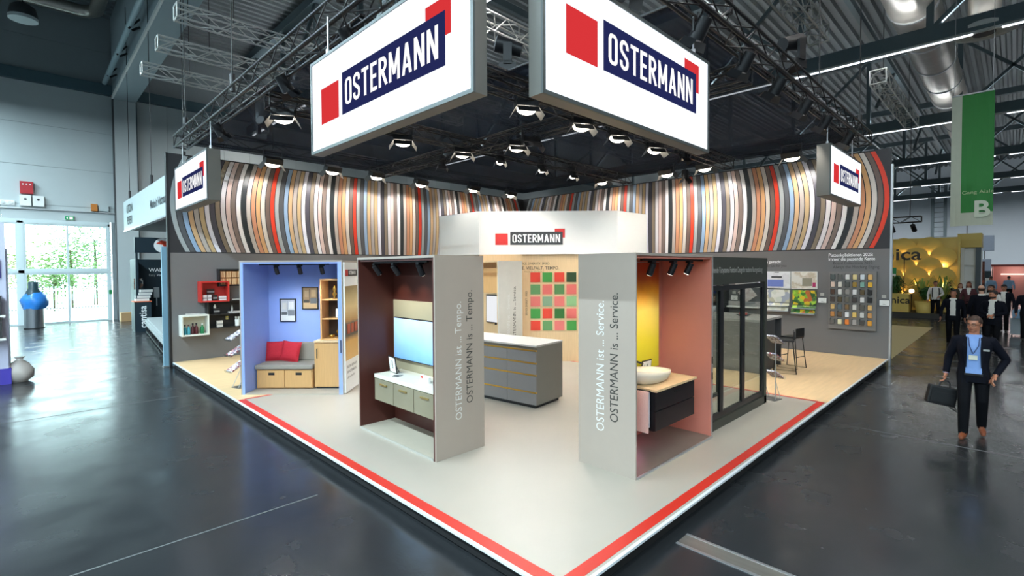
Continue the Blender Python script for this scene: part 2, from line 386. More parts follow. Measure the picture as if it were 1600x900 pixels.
MB().cyl((0, 0, 0), (0, -28, .3), .11, n=12).build('pipe', mat('pipe_grey', '9db0b6', .4), bpipe)
for k in range(7):
    y = -1.5-3.2*k
    MB().bar((.30, y, .05), (.05, y, -.14), .07).bar((.30, y, .35), (-.05, y, -.1), .06).build('bracket', M_black, bpipe)
# --- glazed doors in the end wall
M_fr = mat('door_frame_white', 'cfdcdc', .4, var=.02)
M_pane = glass('door_pane', 'eaf6f4')
def glazed(idx, x0, x1, z0, z1, panes, kind):
    d = struct('%s_%d' % (kind, idx)); t = .07
    MB().box(x0, x0+t, HW-.02, HW+.08, z0, z1).box(x1-t, x1, HW-.02, HW+.08, z0, z1).box(x0+t, x1-t, HW-.02, HW+.08, z0, z0+t).box(x0+t, x1-t, HW-.02, HW+.08, z1-t, z1).build('frame', M_fr, d)
    w = (x1-x0-2*t)/panes
    for i in range(panes):
        a = x0+t+w*i
        if i: MB().box(a-.04, a+.04, HW-.02, HW+.08, z0+t, z1-t).build('mullion', M_fr, d)
        MB().box(a+(.04 if i else 0), a+w-(.04 if i < panes-1 else 0), HW+.025, HW+.04, z0+t, z1-t).build('pane', M_pane, d)
    return d
glazed(1, -2.55, .46, 2.36, 4.52, 2, 'window'); glazed(2, -6.0, -2.75, 2.36, 4.52, 2, 'window')
M_dot = mat('glass_marking_dots', '6a7678', .6)
for i, (a, b, n) in enumerate(((-2.55, .46, 2), (-6.0, -2.75, 2))):
    d = glazed(i+1, a, b, FLOOR_Z, 2.22, n, 'door')
    MB().cyl((a/2+b/2+.12, HW-.1, .9), (a/2+b/2+.12, HW-.1, 1.2), .018, n=8).build('door_handle', M_alu, d)
    mk = MB()
    k = a+.12
    while k < b-.1:
        for z in (1.52, .52): mk.box(k, k+.05, HW+.021, HW+.024, z, z+.05)
        k += .115
    o = mk.build('safety_marking', M_dot, d); o['kind'] = 'stuff'
MB().box(-2.75, -2.55, HW-.04, HW+.12, FLOOR_Z, 4.62).box(.46, .56, HW-.04, HW+.12, FLOOR_Z, 4.62).box(-6, .56, HW-.04, HW+.12, 4.52, 4.72).box(-6, .46, HW-.04, HW+.1, 2.22, 2.36).build('door_surround', M_fr, wb)
MB().box(-6.1, -6.0, HW-.04, HW+.12, FLOOR_Z, 4.72).build('door_surround', M_fr, wb)
es_ = thing('exit_sign', 'green and white lit exit sign above the glazed doors', 'sign', (-.96, HW-.06, 4.84))
MB().box(-.17, .17, -.03, .03, -.10, .10).build('housing', M_white, es_)
MB().box(-.155, .155, -.036, -.031, -.085, .085).build('face', emis('exit_green', '1fa06a', 1.1), es_)
MB().box(.0, .12, -.04, -.037, -.06, .06).poly([(-.12, -.037, 0), (-.06, -.037, .05), (-.06, -.037, -.05)], (0, -.003, 0)).build('pictogram', M_lwht, es_)
fb = thing('fire_box', 'red fire alarm cabinet high on the end wall', 'cabinet', (-2.4, HW, 5.85))
MB().box(-.22, .22, -.22, 0, 0, .55).build('housing', mat('fire_red', 'b3202a', .4), fb)
for i, (a, b) in enumerate(((-.12, .42), (0, .42), (.12, .42))): MB().cyl((a, -.225, b), (a, -.24, b), .03, n=8).build('button', M_white, fb)
for i, xx in enumerate((-2.45, -2.02)):
    c_ = thing('switch_box', 'white switch box below the red fire cabinet, %s the wall corner' % ('the one further from' if i == 0 else 'the one nearer'), 'box', (xx, HW, 5.3), group='boxes above the doors')
    MB().box(-.19, .19, -.2, 0, 0, .48).build('housing', M_white, c_); MB().cyl((0, -.21, .3), (0, -.2, .3), .05, n=10).build('dial', M_dark, c_)
c_ = thing('call_point_strip', 'row of small round call points beside the switch boxes', 'sockets', (-3.3, HW, 5.3))
MB().box(-.5, .5, -.06, 0, 0, .22).build('plate', M_white, c_)
for k in range(4): MB().cyl((-.36+.24*k, -.1, .11), (-.36+.24*k, -.06, .11), .07, n=10).build('knob', mat('fire_red', 'b3202a', .4) if k == 0 else M_alu, c_)
c_ = thing('orange_beacon', 'small orange beacon box above the door corner', 'beacon', (-.04, HW, 5.24)); MB().box(-.12, .12, -.16, 0, 0, .34).build('housing', mat('beacon_orange', 'c77a2e', .5), c_)
MB().box(.16, .55, -.12, 0, .02, .3).build('speaker_box', mat('pale_plastic', 'b9c4c4', .5), c_)
c_ = thing('notice_board', 'grey framed notice on the end wall beside the doors', 'notice', (1.95, HW-.02, 1.2)); MB().box(-.18, .18, -.03, 0, 0, .6).build('frame', M_alu, c_); MB().box(-.15, .15, -.036, -.031, .04, .56).build('sheet', mat('notice_blue', '9fb3c0', .5), c_)
c_ = thing('cardboard_box', 'low brown cardboard box standing beside the glazed doors', 'box', (1.15, HW-1.2, FLOOR_Z)); MB().box(-.4, .4, -.25, .25, 0, .42).build('carton', mat('cardboard', 'b08d62', .8), c_); MB().box(-.4, .4, -.02, .02, .421, .424).build('tape', mat('tape', 'c9b08a', .4), c_)
c_ = thing('green_switch', 'green door release switch on the door frame', 'switch', (.51, HW-.05, 1.15)); MB().box(-.06, .06, -.05, 0, 0, .2).build('housing', mat('sign_green', '1b8a4c', .5), c_)
# --- outside the doors: ground, fence, bushes
gr = MB().box(-30, 25, 30.2, 75, FLOOR_Z-.3, FLOOR_Z-.03).build('ground', mat('paving', 'c9c9c4', .8)); tag(gr, kind='structure')
fe = thing('garden_fence', 'white picket fence outside the glazed doors', 'fence', (0, 37, FLOOR_Z-.03))
M_fw = mat('fence_white', 'd9dedd', .6)
MB().box(-14, 8, -.02, .02, .25, .31).build('rail', M_fw, fe); MB().box(-14, 8, -.02, .02, 1.35, 1.41).build('rail', M_fw, fe)
pk = MB().box(-.035, .035, -.05, -.02, 0, 1.55).mesh('picket', M_fw)
k = -11.0
while k < 5:
    o = bpy.data.objects.new('picket', pk); C.objects.link(o); o.parent = fe; o.location = (k, 0, .05); k += .16
def bush(loc, r, h, n, m, label, mt, name='tree'):
    t = thing(name, label, name, loc, 0)
    MB().tube([(0, 0, 0), (.05, .02, h*.4), (0, 0, h*.7)], [.14, .1, .05], 7).build('trunk', mt, t)
    mb = MB(); rnd = random.Random(int(loc[0]*100+loc[1]))
    for _ in range(n):
        cx = rnd.gauss(0, .45)*r; cy = rnd.gauss(0, .45)*r; cz = h*.55+rnd.gauss(0, .24)*h*.8
        if cz < .2: cz = rnd.uniform(.2, h*.5)
        a, b_ = rnd.uniform(0, 2*PI), rnd.uniform(-1, 1); s = rnd.uniform(.07, .16)
        u = Vector((math.cos(a), math.sin(a), b_*.6)).normalized()*s; v = u.cross(Vector((0, .3, 1))).normalized()*s*.6
        p = Vector((cx, cy, cz)); mb.add([p-u, p+v, p+u, p-v], [(0, 1, 2, 3)])
    mb.build('leaves', m, t)['kind'] = 'stuff'
M_lf1 = mat('leaf_green', '7d9a60', .6, var=.4, scale=3); M_lf2 = mat('leaf_dark', '64806c', .6, var=.4, scale=3); M_lf3 = mat('leaf_yellow', 'a4ac6a', .6, var=.4, scale=3); M_bark = mat('bark', '5a4a3a', .8)
for loc, r, h, n, m, lab in (((-.3, 42, -.2), 2.4, 5.6, 2200, M_lf1, 'tall green tree behind the fence at the edge of the door pane'), ((1.2, 45, -.2), 2.6, 6.8, 2200, M_lf2, 'dark green tree furthest behind the fence'), ((-2.4, 43, -.2), 2.0, 4.6, 1800, M_lf3, 'yellowish bush behind the fence, centre of the door panes'),
                             ((-4.6, 44, -.2), 2.0, 4.9, 1600, M_lf1, 'round green bush behind the fence and the bin'), ((-8.0, 46, -.2), 2.4, 6.0, 1600, M_lf2, 'dark bush seen past the door mullion'), ((-1.2, 40, -.2), 1.6, 3.2, 1500, M_lf1, 'low green bush right behind the white pickets')):
    bush(loc, r, h, n, m, lab, M_bark)
# --- roof
M_deck = mat('roof_deck', '757d7f', .5, metal=.2, var=.1)
dk_ = MB(); y = -30.0
pts = []
while y < 29.9:
    pts += [(y, 15.0), (y+.16, 15.0), (y+.22, 14.82), (y+.38, 14.82)]; y += .44
vs = [(x, p[0], p[1]) for p in pts for x in (-27, 82)]
dk_.add(vs, [(2*i, 2*i+1, 2*i+3, 2*i+2) for i in range(len(pts)-1)]); o = dk_.build('ceiling', M_deck); tag(o, kind='structure')
MB().box(-27, 82, -30, 29.9, 15.1, 15.3).build('roof_slab', M_dark, o)
M_rs = mat('roof_steel', '5d6d73', .5, var=.06)
for i, lx in enumerate(LED_X):
    t = thing('roof_truss', 'grey steel roof truss carrying a light strip, %s from the door end' % ORD[i], 'roof truss', (lx, 0, 10.1), group='roof trusses')
    MB().box(-.16, .16, -29.5, 29.3, 0, .5).build('bottom_chord', M_rs, t); MB().box(-.2, .2, -29.5, 29.3, 4.1, 4.5).build('top_chord', M_rs, t)
    for k in range(-7, 8):
        MB().box(-.1, .1, 4*k-.1, 4*k+.1, .5, 4.1).build('post', M_rs, t)
        MB().bar((0, 4*k, .4), (0, 4*k+4*(1 if k % 2 else -1), 4.2), .14).build('brace', M_rs, t)
    s = thing('strip_light', 'long white light strip below the roof, %s from the door end' % ORD[i], 'light', (lx, 0, 10.0), group='strip lights below the roof')
    MB().box(-.07, .07, -26, 28, .03, .1).build('housing', M_white, s)
    y = -25.5
    while y < 27:
        MB().box(-.05, .05, y, y+5.4, -.0, .03).build('tube', M_led, s); y += 6.1
for i, (y, xa, xb) in enumerate(((-7.5, 8, 80), (2.8, 8, 80), (13, 8, 80), (22, 8, 80))):
    t = thing('purlin_truss', 'grey steel purlin crossing the roof trusses, %s row from the aisle side' % ORD[i], 'roof beam', (xa, y, 13.2), group='purlins')
    MB().box(0, xb-xa, -.1, .1, 0, .3).build('chord', M_rs, t)
    for k in range(5): MB().bar((12+13*k, 0, .15), (12+13*k-5, 0, -2.9), .13).build('brace', M_rs, t)
for i, (y0, z) in enumerate(((-3.2, 12.6), (6.4, 12.7), (9.2, 12.4))):
    t = thing('sprinkler_pipe', 'thin pale pipe under the roof deck, %s from the aisle' % ORD[i], 'pipe', (9, y0, z), group='pipes under the roof')
    MB().cyl((0, 0, 0), (60, 0, 0), .045, n=6).build('pipe', M_alu, t)
dt = thing('air_duct', 'large silver ventilation duct under the hall roof', 'duct', (8, .55, 11.9))
M_foil = mat('duct_foil', 'a8a39a', .3, metal=.8, var=.25, scale=2, bump=.6)
MB().cyl((0, 0, 0), (70, 0, 0), .75, n=20).build('duct', M_foil, dt)
for k in range(20): MB().cyl((2+3.5*k, 0, 0), (2.12+3.5*k, 0, 0), .79, n=20).build('band', M_alu, dt)
df = thing('air_diffuser', 'round white air diffuser hanging under the silver duct', 'diffuser', (20.6, -1.35, 10.2))
MB().cyl((0, 0, .4), (0, 0, 1.5), .42, n=16).build('neck', M_foil, df); MB().lathe([(.45, .45), (.85, .1), (.85, 0), (.6, 0), (.5, .06), (.1, .06)], n=24).build('ring', M_white, df)
MB().cyl((0, 0, -.06), (0, 0, .0), .3, n=12).build('centre_plate', M_dark, df)
# small silver duct and dome lamp by the end wall
sd = thing('silver_pipe', 'silver foil pipe bending under the roof above the doors', 'duct', (0, 27.5, 14.0))
MB().tube([(-14, 0, .0), (-.6, 0, 0), (-.25, -.1, 0), (0.0, -.5, 0), (.1, -9, .1)], .27, 12).build('pipe', M_foil, sd)
dl = thing('dome_lamp', 'dark dome pendant lamp hanging under the roof above the doors', 'lamp', (-2.4, 24.5, 12.0))
MB().lathe([(.42, 0), (.42, .12), (.36, .36), (.2, .5), (.04, .54)], n=20).build('shade', M_dark, dl); MB().lathe([(.43, -.12), (.43, 0)], n=20).build('skirt', mat('frosted', 'c3cccc', .3), dl); MB().cyl((0, 0, .54), (0, 0, 2.8), .02, n=5).build('cable', M_black, dl)
# hall trusses (white/silver)
M_tw = mat('silver_truss', 'c4c6c2', .35, metal=.5, var=.04)
for i, (y, z) in enumerate(((10.8, 8.0), (12.9, 8.0), (15.1, 8.0))):
    truss('hall_truss', 'silver lattice truss hanging beyond the stand, %s from the front' % ORD[i], (-.15, y, z), (9.5, y, z), .30, .42, M_tw, 'silver trusses near the beam', .022, .012, hang=14.9)
for i, (a, b) in enumerate((((4.5, 2.1, 9.4), (14.8, 2.1, 9.4)), ((20.2, 1.5, 9.4), (28.9, 1.5, 9.4)))):
    truss('hall_truss', ('silver lattice truss above the black stand truss', 'silver lattice truss hanging behind the green aisle banner')[i], a, b, .5, .5, M_tw, None, .03, .016, hang=14.9)
truss('hall_truss', 'silver lattice truss seen between the two large lit signs', (3, 8.5, 9.3), (16, 8.5, 9.3), .5, .5, M_tw, None, .03, .016, hang=14.9)
truss('hall_truss', 'silver lattice truss further back between the two large lit signs', (8, 17, 10.3), (30, 17, 10.3), .6, .6, M_tw, None, .03, .016, hang=14.9)
# ================================================================ STAND
LX, LY = 12.781, 12.749
pf = struct('platform')
M_vin = mat('stone_look_vinyl', 'a69e91', .38, var=.07, scale=1.3, detail=6)
M_oakf = mat('oak_floor', 'd8b88c', .42, var=.16, scale=1.6, stretch=(1, 9, 1), detail=5)
GX, GY = 7.10, 7.55
MB().box(.05, LX-.02, .05, LY, FLOOR_Z+.02, -.03).build('plinth', M_rubber, pf)
MB().box(.02, LX, .02, LY, -.03, -.012).build('edge_profile', mat('edge_grey', '5d646b', .4), pf)
MB().box(0, .03, 0, LY, -.02, .002).box(.03, LX, 0, .03, -.02, .002).build('edge_trim', mat('edge_white', 'd5dadf', .35), pf)
MB().box(.03, GX, .03, GY, -.012, 0).build('vinyl_floor', M_vin, pf)
MB().box(GX, LX, .03, LY, -.012, 0).box(.03, GX, GY, LY, -.012, 0).build('oak_floor', M_oakf, pf)
MB().box(.035, .15, .15, GY, 0, .0025).build('stripe', M_red, pf); MB().box(.035, GX, .06, .17, 0, .0025).build('stripe', M_red, pf)
MB().box(GX-.03, GX+.03, .17, GY, 0, .0025).build('stripe', M_red, pf); MB().box(.15, GX-.03, GY-.03, GY+.03, 0, .0025).build('stripe', M_red, pf)
ZB, ZT = 2.777, 5.279
for nm in ('wall_left', 'wall_right'):
    s = struct(nm)
    if nm == 'wall_left':
        MB().box(0, LX+.12, LY, LY+.12, 0, ZB).build('panel', M_wall, s); MB().box(0, LX+.12, LY+.03, LY+.12, ZB, ZT).build('frame', M_black, s)
        MB().box(-.05, 0, LY-.01, LY+.14, FLOOR_Z, ZT).build('post', M_black, s)
    else:
        MB().box(LX, LX+.12, 0, LY, 0, ZB).build('panel', M_wall, s); MB().box(LX+.03, LX+.12, 0, LY, ZB, ZT).build('frame', M_black, s)
        MB().box(LX-.01, LX+.13, -.04, 0, FLOOR_Z, ZT-.4).build('post', M_alu, s)
    for k in range(1, 12):
        pass
# curved bands of the mural
BC = ['d8412a', '9ea4a4', '55585c', '8fa9c6', 'c9a57c', 'b3aaa4', 'c2a77e', 'e2e0ea', '4e4d57', '8d7f6c', 'e4dfe0', 'd9bfb6', '82726a', 'ece8e6', '2f3436', 'b8aea6', 'c98d6c', 'd3a372', 'd0c8c0', '6d5c54']
BM = [mat('band_%d' % i, c, .3, var=.08, scale=9, stretch=(1, 1, .15), spec=.4) for i, c in enumerate(BC)]
M_bk = mat('mural_black', '2a2a2d', .5)
def mural(name, label, left):
    t = thing(name, label, 'mural', (0, LY+.03, ZB) if left else (LX+.03, 0, ZB))
    n = 101; h = ZT-ZB; w = .102
    if left: MB().box(0, LX, -.03, 0, 0, h).build('backing', M_bk, t)
    else: MB().box(-.03, 0, 0, LY, 0, h).build('backing', M_bk, t)
    L0 = LX if left else LY; pitch = .1259 if left else .1267
    for k in range(n):
        c = .075+pitch*k
        if c > L0-.1: break
        A = .33*(1-2*c/L0); mb = MB(); NS = 14; rows = []
        for j in range(NS+1):
            z = .03+(h-.06)*j/NS; u = (z-.5*h)/(.5*h); p = c+A*u*u
            p0, p1 = max(.01, p-w/2), min(L0-.01, p+w/2); d = -.036
            rows.append([(p0, d, z), (p1, d, z), (p1, -.03, z), (p0, -.03, z)] if left else [(d, p0, z), (d, p1, z), (-.03, p1, z), (-.03, p0, z)])
        mb.loft(rows, smooth=False)
        ci = (k+1) % 20 if left else (-k) % 20
        mb.build('edging_band', BM[ci], t)
    return t
mural('edging_band_mural', 'mural of curved coloured bands on the back wall nearer the glazed doors', True)
mural('edging_band_mural', 'mural of curved coloured bands on the back wall with the sample board', False)
# gauze canopy
M_gz = None
def gauze():
    m = bpy.data.materials.new('black_gauze'); m.use_nodes = True; N = m.node_tree.nodes; L = m.node_tree.links
    b = N['Principled BSDF']; b.inputs['Base Color'].default_value = lin('263248'); b.inputs['Roughness'].default_value = .6; b.inputs['Specular IOR Level'].default_value = .08
    t = N.new('ShaderNodeBsdfTransparent'); x = N.new('ShaderNodeMixShader'); wv = N.new('ShaderNodeTexNoise'); wv.inputs['Scale'].default_value = 1.2
    r = N.new('ShaderNodeMapRange'); r.inputs[3].default_value = .58; r.inputs[4].default_value = .68; L.new(wv.outputs['Fac'], r.inputs[0]); L.new(r.outputs[0], x.inputs[0])
    L.new(t.outputs[0], x.inputs[1]); L.new(b.outputs[0], x.inputs[2]); L.new(x.outputs[0], N['Material Output'].inputs[0]); return m
M_gz = gauze()
ZG = 5.54
cn = thing('gauze_canopy', 'dark see-through gauze ceiling stretched over the stand', 'canopy', (0, 0, ZG))
for x0, x1, y0, y1 in ((.42, 5.4, 3.62, LY), (5.4, LX, 3.62, LY), (3.0, LX, .7, 3.62)):
    MB().box(x0, x1, y0, y1, 0, .004).build('gauze_sheet', M_gz, cn)
    MB().box(x0, x1, y0-.012, y0+.012, -.012, .012).box(x0-.012, x0+.012, y0, y1, -.012, .012).build('hem', M_black, cn)
# trusses of the stand
truss('stand_truss', 'black lattice truss along the door side edge of the stand', (.285, LY+.05, 5.585), (.285, -1.5, 5.585), .29, .42, M_truss, None, .025, .011)
truss('stand_truss', 'black lattice truss along the aisle side edge of the stand', (LX+.05, .56, 5.585), (-1.5, .56, 5.585), .29, .42, M_truss, None, .025, .011)
truss('stand_truss', 'black lattice truss above the mural nearer the glazed doors', (.6, LY-.3, 5.73), (LX, LY-.3, 5.73), .29, .6, M_truss, None, .025, .011)
truss('stand_truss', 'black lattice truss above the mural over the sample board', (LX-.3, .9, 5.73), (LX-.3, LY-.6, 5.73), .29, .6, M_truss, None, .025, .011)
truss('stand_truss', 'black cross truss under the canopy nearest the large signs', (.5, 3.78, 5.36), (LX-.5, 3.78, 5.36), .26, .45, M_truss, None, .02, .010)
truss('stand_truss', 'black cross truss under the canopy over the white fascia', (.5, 7.2, 5.36), (LX-.5, 7.2, 5.36), .26, .45, M_truss, None, .02, .010)
truss('stand_truss', 'black cross truss under the canopy running from the aisle to the mural', (5.45, .75, 5.36), (5.45, LY-.5, 5.36), .26, .45, M_truss, None, .02, .010)
for i, (x, y) in enumerate(((.285, 8.4), (.285, 3.9), (8.6, .56), (4.2, .56), (.285, 12.2), (12.2, .56))):
    c_ = thing('hoist_cable', 'thin black hoist cable holding the %s edge truss, %s from the stand corner' % ('door side' if x < 1 else 'aisle side', ORD[{8.4: 1, 3.9: 0, 12.2: 2, 8.6: 1, 4.2: 0}[y if x < 1 else x]]), 'cable', (x, y, 5.74), group='hoist cables')
    MB().cyl((0, 0, 0), (0, 0, 9), .012, n=5).build('cable', M_black, c_); MB().cyl((0, 0, .02), (0, 0, .35), .05, n=8).build('chain_bag', M_black, c_)
# ================================================================ LIGHT BOX SIGNS
M_case = mat('sign_case', '6c6a64', .4, metal=.3, var=.05); M_rim = mat('sign_rim', '4f5656', .4, metal=.3)
def lightbox(name, label, loc, rz, L, H, D, lg, rods):
    """origin at lower front corner; local x = reading direction, local y = depth, front faces -y"""
    t = thing(name, label, 'lit sign', loc, rz, 'lit hanging signs')
    MB().box(0, L, .012, D, 0, H).build('case', M_case, t)
    f = .035
    MB().box(0, f, -.01, .012, 0, H).box(L-f, L, -.01, .012, 0, H).box(f, L-f, -.01, .012, 0, f).box(f, L-f, -.01, .012, H-f, H).build('rim', M_rim, t)
    MB().box(f, L-f, 0, .012, f, H-f).build('lit_face', M_lbox, t)
    x0, z0, w = lg
    logo(t, Matrix.Translation((x0, 0, z0)), w, M_lred, M_lnav, M_lwht)
    for x in rods: MB().cyl((x, D/2, H), (x, D/2, H+rods[x]), .012, n=6).cyl((x, D/2, H), (x, D/2, H+.1), .03, n=8).build('hanger', M_alu, t)
    return t
# facing the door side (front plane x = const): reading direction is -Y
lightbox('hanging_sign', 'large lit sign box facing the glazed door side', (0, 4.14, 3.80), -PI/2, 3.20, 1.15, .14, (.30, .325, 2.62), {.35: .5, 2.7: .5})
lightbox('hanging_sign', 'large lit sign box facing the dark aisle', (.42, .57, 3.80), 0, 3.18, 1.15, .15, (.31, .42, 2.6), {.4: .5, 2.9: .5})
lightbox('hanging_sign', 'smaller looking lit sign box in front of the mural by the glazed doors', (.10, 12.55, 3.80), -PI/2, 3.0, 1.06, .25, (.28, .27, 2.5), {.25: .6, 2.8: .6})
lightbox('hanging_sign', 'smaller looking lit sign box in front of the mural by the dark aisle', (9.38, .54, 3.84), 0, 2.95, 1.08, .25, (.28, .3, 2.45), {.3: .55, 2.6: .55})
# ================================================================ FLOODLIGHTS
def flood(name, label, loc, tgt, lit, power=0, group=None, size=1.0, cone=110, wide=True, drop=.25, color=(1, .965, .92)):
    t = thing(name, label, 'floodlight', loc, 0, group)
    d = (Vector(tgt)-Vector(loc)).normalized(); x = d.cross(Vector((0, 0, 1))).normalized(); y = x.cross(d)
    M = Matrix((x, y, -d)).transposed().to_4x4(); s = size
    wx, wy = (.15*s, .09*s) if wide else (.1*s, .1*s)
    if wide: MB().obox((0, 0, .06*s), (wx, 0, 0), (0, wy, 0), (0, 0, .05*s)).xf(M).build('housing', M_black, t)
    else: MB().cyl((0, 0, .26*s), (0, 0, 0), .085*s, .1*s, n=12).xf(M).build('housing', M_black, t)
    MB().ball((0, 0, 0), wx*.9, wy*.85, .075*s if lit else .02, 14, 8).xf(M).build('lens', M_lens if lit else mat('lamp_glass', 'c8ccd0', .15), t)
    for sx in (-1, 1):
        MB().add([M @ Vector(p) for p in ((sx*wx, -wy, 0), (sx*wx, wy, 0), (sx*wx*1.5, wy, -.11*s), (sx*wx*1.5, -wy, -.11*s))], [(0, 1, 2, 3)]).build('barn_door', M_black if not lit else mat('barn_door_lit', '8c8a86', .4), t)  # lamplight on the side flaps painted as a paler grey
    MB().add([M @ Vector(p) for p in ((-wx, wy, 0), (wx, wy, 0), (wx, wy*1.7, -.1*s), (-wx, wy*1.7, -.1*s))], [(0, 1, 2, 3)]).build('barn_door', M_black, t)
    c = M @ Vector((0, 0, .07*s))
    MB().bar(c+x*wx*1.08, c+x*wx*1.08+Vector((0, 0, .16*s)), .02).bar(c-x*wx*1.08, c-x*wx*1.08+Vector((0, 0, .16*s)), .02).bar(c+x*wx*1.1+Vector((0, 0, .16*s)), c-x*wx*1.1+Vector((0, 0, .16*s)), .02).build('yoke', M_black, t)
    MB().cyl(c+Vector((0, 0, .16*s)), c+Vector((0, 0, .16*s+drop)), .014, n=6).build('hanger', M_black, t)
    if drop == .06: MB().box(-.15, .15, -.012, .012, .130, .152).box(-.012, .012, -.15, .15, .130, .152).cyl((0, 0, .14), (0, 0, .4), .01, n=6).build('clamp', M_black, t)
    if power: lamp('SPOT', t, d*(.12*s), power, color, d*3, .08, cone, .5)
    return t
gA, gB = 'floodlights washing the mural by the doors', 'floodlights washing the mural over the sample board'
for i, (x, z) in enumerate(((2.16, 5.16), (3.81, 5.17), (5.22, 5.19), (6.85, 5.14), (9.13, 5.2), (11.03, 5.2))):
    flood('floodlight', 'lit floodlight in front of the mural by the doors, %s from the door end' % ORD[i], (x, 11.75, z), (x, LY-.1, 3.3), True, 105, gA, 1.45, 125)
for i, (y, z) in enumerate(((1.95, 5.2), (4.28, 5.25), (5.49, 5.25), (7.92, 5.3))):
    flood('floodlight', 'lit floodlight in front of the mural over the sample board, %s from the aisle' % ORD[i], (11.75, y, z), (LX-.1, y, 3.3), True, 125, gB, 1.45, 125)
inn = [((3.29, 7.2), 1, 'wide lit floodlight under the canopy just beside the large door side sign'), ((4.95, 7.2), 1, 'lit floodlight on the cross truss with lamplit flaps open, before the truss crossing'),
       ((5.45, 8.7), 0, 'unlit spotlight hanging from the cross truss behind the truss crossing'), ((6.2, 7.2), 1, 'lit floodlight just past the truss crossing'), ((5.45, 5.85), 1, 'lit floodlight with an unlit black neighbour under the canopy'),
       ((3.6, 3.78), 1, 'brightest lit floodlight between the two large signs'), ((5.15, 3.78), 1, 'lit floodlight below the aisle side sign nearest the sign gap'), ((6.4, 3.78), 1, 'second lit floodlight along the underside of the aisle side sign'),
       ((7.95, 3.78), 1, 'third lit floodlight along the underside of the aisle side sign'), ((7.81, 7.2), 1, 'small lit spotlight far back under the canopy before the mural corner'), ((9.2, 7.2), 1, 'small lit spotlight furthest back under the canopy'),
       ((.78, 7.2), 1, 'lit floodlight at the canopy edge beside the door side truss'), ((5.45, 5.4), 0, 'unlit black spotlight beside a lit one under the canopy'), ((12.2, 5.1), 0, 'unlit floodlight with a pale lens before the far mural'), ((9.4, 3.78), 0, 'unlit floodlight under the far end of the aisle side sign')]
for (x, y), lit, lab in inn:
    near = (x+y) < 12.5
    flood('spotlight', lab, (x, y, 5.09), (x-.45, y-.75, 0) if near else (x-.3, y-.5, 0), bool(lit), 170, None, 1.3 if near else 1.1, 115, wide=near, drop=.06)
for i, x in enumerate((1.85, 3.33, 4.77, 6.14, 7.64, 9.04, 10.97)):
    flood('barn_door_spotlight', 'barn door spotlight under the aisle side truss, %s from the stand corner' % ORD[i], (x, .62, 5.17), (x+.3, 3.4, 1.0), False, 78, 'spotlights under the aisle side truss', 1.0, wide=False, drop=.1)
for i, y in enumerate((1.3, 2.6, 3.9, 6.09, 9.78)):  # first three added, hidden behind the large sign, to light the booth panels
    flood('barn_door_spotlight', 'barn door spotlight under the door side truss, %s from the stand corner' % ORD[i], (.46, y, 5.22), (3.4, y+.3, 1.0), False, 32, 'spotlights under the door side truss', 1.0, wide=False, drop=.1)
def moving_head(label, loc, rz=0):
    t = thing('moving_head_light', label, 'stage light', loc, rz)
    MB().box(-.17, .17, -.14, .14, 0, .14).build('base', M_black, t)
    MB().box(-.2, -.15, -.07, .07, .14, .46).box(.15, .2, -.07, .07, .14, .46).box(-.2, .2, -.07, .07, .12, .17).build('yoke', M_black, t)
    MB().cyl((0, -.24, .40), (0, .18, .52), .11, .14, n=14).build('head', M_black, t); MB().cyl((0, .18, .52), (0, .19, .523), .12, n=14).build('lens', mat('lamp_glass', 'c8ccd0', .15), t)
moving_head('black moving head light on top of the truss seen between the large signs', (3.15, 3.78, 5.56), .8)
moving_head('black moving head light behind the gauze above the small door side sign', (2.2, LY-.3, 5.9), 2.2)
moving_head('black moving head light above the aisle side truss', (6.9, .56, 5.745), 1.2+PI)
# the stand interior is lit by the lamps above, hidden added spots included
# ================================================================ DISPLAY BOOTHS
BH = 2.508
def track_spot(label, loc, tgt, power, color=(1, .93, .84), group=None, cone=75):
    t = thing('track_spotlight', label, 'spotlight', loc, 0, group); d = (Vector(tgt)-Vector(loc)).normalized()
    MB().box(-.045, .045, -.03, .03, -.025, 0).build('adapter', M_black, t); MB().cyl((0, 0, -.02), (0, 0, -.055), .014, n=6).build('stem', M_black, t)
    p = Vector((0, 0, -.075)); MB().cyl(p-d*.05, p+d*.10, .04, n=12).build('housing', M_black, t); MB().cyl(p+d*.1, p+d*.102, .034, n=12).build('lens', M_lens, t)
    if power: lamp('SPOT', t, p+d*.12, power, color, p+d*3, .03, cone, .8)
def vtext(parent, P, body1, body2, ux, off1, off2, z1, z2, h, xs_=.84):
    """lettering that reads upwards on a panel; P = panel's lower corner, ux = panel direction, letters' up = -ux"""
    ux = Vector(ux)
    text(body1, h, mat('letter_white', 'd6d6d2', .5), Vector(P)+ux*off1+Vector((0, 0, z1)), (0, 0, 1), -ux, parent, xs=xs_, bold=0)
    text(body2, h, M_ink, Vector(P)+ux*off2+Vector((0, 0, z2)), (0, 0, 1), -ux, parent, xs=xs_, bold=0)
